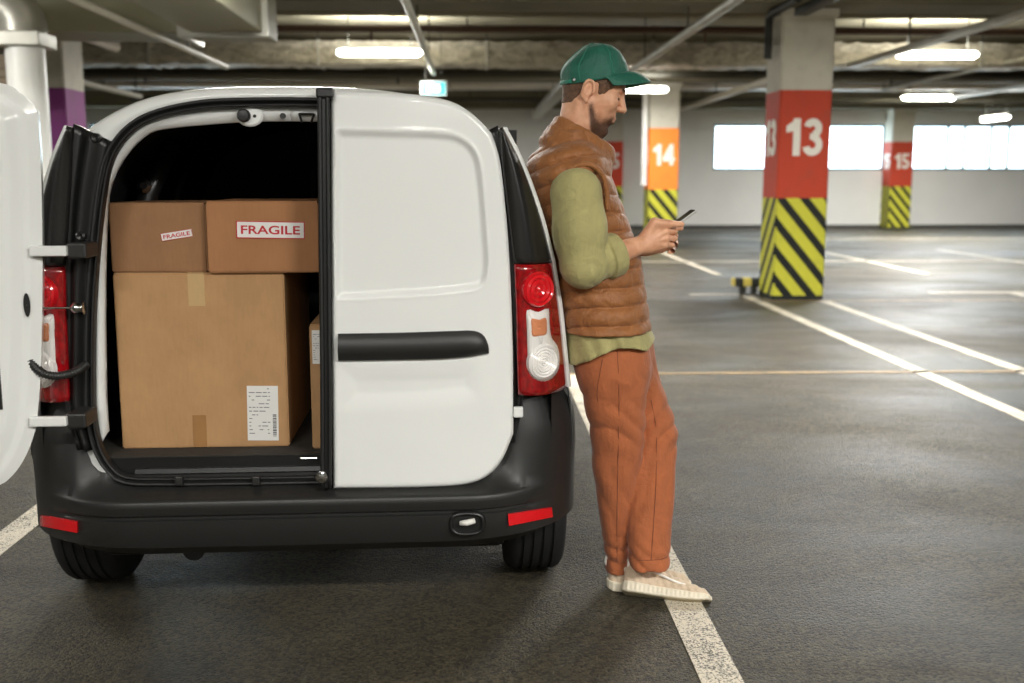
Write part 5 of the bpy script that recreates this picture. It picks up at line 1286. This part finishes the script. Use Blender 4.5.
# stubble beard and eyebrow: thin shells over the face, ragged at their edge
t = NT('stubble'); at = t.n.new('ShaderNodeAttribute'); at.attribute_name = 'stubble_amount'; n = t.noise(420, 2, 0.6)
tr = t.n.new('ShaderNodeBsdfTransparent'); mx = t.n.new('ShaderNodeMixShader'); t.set(color=srgb(74, 48, 33), rough=0.7)
t.l.new(t.ramp(t.math('ADD', t.math('MULTIPLY', at.outputs['Fac'], 1.0), t.math('MULTIPLY', t.math('SUBTRACT', n, 0.5), 1.3)), (0.25, 0.0), (0.95, 0.82)), mx.inputs[0]); t.l.new(tr.outputs[0], mx.inputs[1]); t.l.new(t.p.outputs[0], mx.inputs[2]); t.l.new(mx.outputs[0], t.out.inputs[0]); M_stub = t.m
def density(q):
    f, s, u = q.T; a = np.abs(s)
    # upper edge of the beard: from sideburn to the mouth corner; moustache below the nose
    top = np.interp(f, [0.0, 0.022, 0.045, 0.070, 0.090, 0.100, 0.12], [0.00, -0.006, -0.036, -0.046, -0.034, -0.022, -0.019])
    rear = 0.004 + np.clip(-0.03 - u, 0, 1) * 0.46
    d = np.clip((top - u) / 0.032, 0, 1) ** 0.8 * np.clip((f - rear) / 0.014, 0, 1)
    d = d * (1 - 0.45 * np.clip((u + 0.045) / 0.03, 0, 1)) * (1 - 0.25 * np.exp(-((f - 0.06) / 0.02) ** 2 - ((u + 0.06) / 0.018) ** 2))
    lips = np.exp(-((u + 0.0445) / 0.008) ** 2) * np.clip((0.026 - a) / 0.006, 0, 1) * (f > 0.085)
    d = d * (1 - lips)
    d = d * np.clip((u + 0.122) / 0.014, 0, 1)
    return np.clip(d, 0, 1)
def beard_mesh():
    v, qd = nets(lambda P: head(P) - 0.0016, hb - np.array([0.06, 0.11, 0.16]), hb + np.array([0.17, 0.11, 0.05]), 0.0028)
    q = (v - EAR) @ Rh; d = density(q)
    e = np.exp(-((q[:, 2] - (0.052 - 0.10 * np.clip(np.abs(q[:, 1]) - 0.03, 0, 1) ** 1)) / 0.005) ** 2) * np.clip((np.abs(q[:, 1]) - 0.012) / 0.008, 0, 1) * np.clip((0.052 - np.abs(q[:, 1])) / 0.01, 0, 1) * (q[:, 0] > 0.07)
    d = np.maximum(d, e * 1.0)
    keep = (d[qd] > 0.02).any(1); qd = qd[keep]; used = np.unique(qd); mp = -np.ones(len(v), int); mp[used] = np.arange(len(used))
    me = bpy.data.meshes.new('beard'); me.from_pydata((v[used] - np.array(MO)).tolist(), [], mp[qd].tolist()); me.materials.append(M_stub)
    a_ = me.attributes.new('stubble_amount', 'FLOAT', 'POINT'); a_.data.foreach_set('value', d[used].astype(np.float32))
    me.polygons.foreach_set('use_smooth', [True] * len(me.polygons)); o = bpy.data.objects.new('beard', me); COL.objects.link(o); o.parent = man
beard_mesh()
M_lash = plain('lash_brown', (52, 36, 28), 0.6)
for s in (-1, 1):
    m = MB(); m.tube([tuple(H(f, s * q, u) - np.array(MO)) for f, q, u in ((0.1035, 0.021, 0.0205), (0.1025, 0.028, 0.0195), (0.098, 0.036, 0.0205), (0.091, 0.043, 0.0235))], [0.0012, 0.0022, 0.0022, 0.0012], 8); m.build('eyelashes', M_lash, man, smooth=True)
    m = MB(); m.tube([tuple(H(f, s * q, u) - np.array(MO)) for f, q, u in ((0.1125, 0.014, 0.049), (0.111, 0.024, 0.0515), (0.105, 0.036, 0.053), (0.095, 0.047, 0.049))], [0.002, 0.0042, 0.004, 0.002], 8); m.build('eyebrow', M_hair, man, smooth=True)
# cap: six-panel crown, brim, strap
def fu(px, py):
    p = (M(px, py, YC) - EAR) @ Rh; return (p[0], p[2])
_FR = spline([fu(629, 72), fu(626.5, 65), fu(623, 57.5), fu(618.5, 51), fu(611, 46), fu(600, 44)], 60)
_BK = spline([fu(562, 84), fu(560.3, 75), fu(562, 68), fu(568, 61), fu(576, 53), fu(587, 44.6)], 60)
def crown_pt(th, v):
    """th round the head (0 = front), v 0 at the band .. 1 at the button"""
    k = v * 59; a = np.array([np.interp(k, range(60), _FR[:, c]) for c in (0, 1)]); b = np.array([np.interp(k, range(60), _BK[:, c]) for c in (0, 1)])
    c = (a + b) / 2; h = (a - b) / 2; w = 0.085 * max(0.0, 1 - v ** 2.3) ** 0.55 + 0.004
    if v > 0.95: h = h * max(0.02, (1 - v) / 0.05); w = w * max(0.3, (1 - v) / 0.05)
    q = 1 - 0.012 * math.exp(-((0.5 - abs((th / (pi / 3)) % 1 - 0.5)) / 0.03) ** 2) * (1 - v) + 0.016 * sin(5 * th + 7 * v) * (1 - v) * v * 3 + 0.010 * sin(9 * th - 16 * v) * (1 - v)
    p = c + h * cos(th) * q; sd = w * sin(th) * q
    return (p[0], sd, p[1] - 0.013 * abs(sin(th)) ** 2 * (1 - v) ** 3)
def toM(p): return tuple(EAR + Rh @ np.array(p) - np.array(MO))
P = [[toM(crown_pt(th, v)) for v in np.linspace(0, 0.985, 26)] for th in np.linspace(0, 2 * pi, 97)[:-1]]
Q = [[toM(tuple(np.array(crown_pt(th, v)) * np.array([0.97, 0.965, 1]) - np.array([0, 0, 0.004]))) for v in np.linspace(0, 0.985, 26)] for th in np.linspace(0, 2 * pi, 97)[:-1]]
cap = MB(); cap.grid(P, closed_u=True); cap.grid(Q, closed_u=True, flip=True); n0 = len(P)
n_v = 26; cap.f += [(i * n_v, ((i + 1) % n0) * n_v, n0 * n_v + ((i + 1) % n0) * n_v, n0 * n_v + i * n_v) for i in range(n0)]; cap.fm += [0] * n0
cp = cap.build('cap', M_cap, man, smooth=True)
m = MB(); b_ = crown_pt(0, 0.985); m.lathe([(0.010, 0), (0.009, 0.004), (0.0001, 0.006)], (0, 0, 0), 'Z', 16); m.v = [toM((x + fu(593, 44)[0], y, z + fu(593, 44)[1] - 0.003)) for x, y, z in m.v]; m.build('cap_button', M_cap, cp, smooth=True)
for k in range(6):
    th = k * pi / 3; m = MB(); m.tube([tuple(np.array(toM(tuple(np.array(crown_pt(th, v)) * np.array([1.008, 1.008, 1.0]) + np.array([0, 0, 0.0008]))))) for v in np.linspace(0.02, 0.97, 22)], 0.0014, 6); m.build('panel_seam', M_capd, cp, smooth=True)
# brim: curved sheet springing from the front band
tip = fu(651, 82.5); base_c = np.array(crown_pt(0, 0.0)); P = []
for i in range(33):
    th = (i / 32 - 0.5) * 2 * radians(76); row = []
    b = np.array(crown_pt(th, 0.02)); k = cos(th * 0.95) ** 0.75; dl_ = np.array([tip[0] - base_c[0], 0, tip[1] - base_c[2]])
    for j in range(11):
        v = j / 10; sg = abs(b[1]) / 0.085
        p = b + dl_ * k * v + np.array([-0.003 * (1 - v), b[1] * 0.03 * v, 0.008 * sin(pi * v) * k - 0.012 * sg ** 2 * v])
        row.append(toM(p))
    P.append(row)
off = tuple(-Rh[:, 2] * 0.0035); MB().slab(P, off).build('cap_brim', M_cap, cp, smooth=True)
m = MB(); m.tube([toM(tuple(np.array(crown_pt(th, 0.0)) * np.array([1.0, 1.0, 1]) + np.array([-0.002, 0, 0.003]))) for th in np.linspace(pi - 0.75, pi + 0.75, 16)], 0.006, 8); m.build('cap_strap', M_capd, cp, smooth=True)
c = crown_pt(-pi + 0.85, 0.05); m = MB(); m.lathe([(0.004, 0.0), (0.006, -0.002), (0.004, -0.004)], (0, 0, 0), 'Y', 14); m.v = [toM((x + c[0], y + c[1] - 0.001, z + c[2])) for x, y, z in m.v]; m.build('strap_buckle', M_chrome, cp)

# the phone between his hands
pa = radians(36); pc = M(676, 223.5, YC - 0.035); ph = empty('smartphone', tuple(pc)); tag(ph, 'dark smartphone with a pale edge held in both hands by the man', 'phone')
Rp = Matrix(((cos(pa), 0, -sin(pa), 0), (0, 1, 0, 0), (sin(pa), 0, cos(pa), 0), (0, 0, 0, 1)))
b = MB().bbox(-0.072, 0.072, -0.035, 0.035, -0.0042, 0.0035, 0.003).build('phone_case', plain('phone_rim', (206, 204, 200), 0.3, 0.6), ph); b.matrix_local = Rp
b = MB().bbox(-0.070, 0.070, -0.0335, 0.0335, 0.0005, 0.0044, 0.0010).build('phone_screen', plain('phone_glass', (18, 20, 24), 0.08, coat=1.0), ph); b.matrix_local = Rp
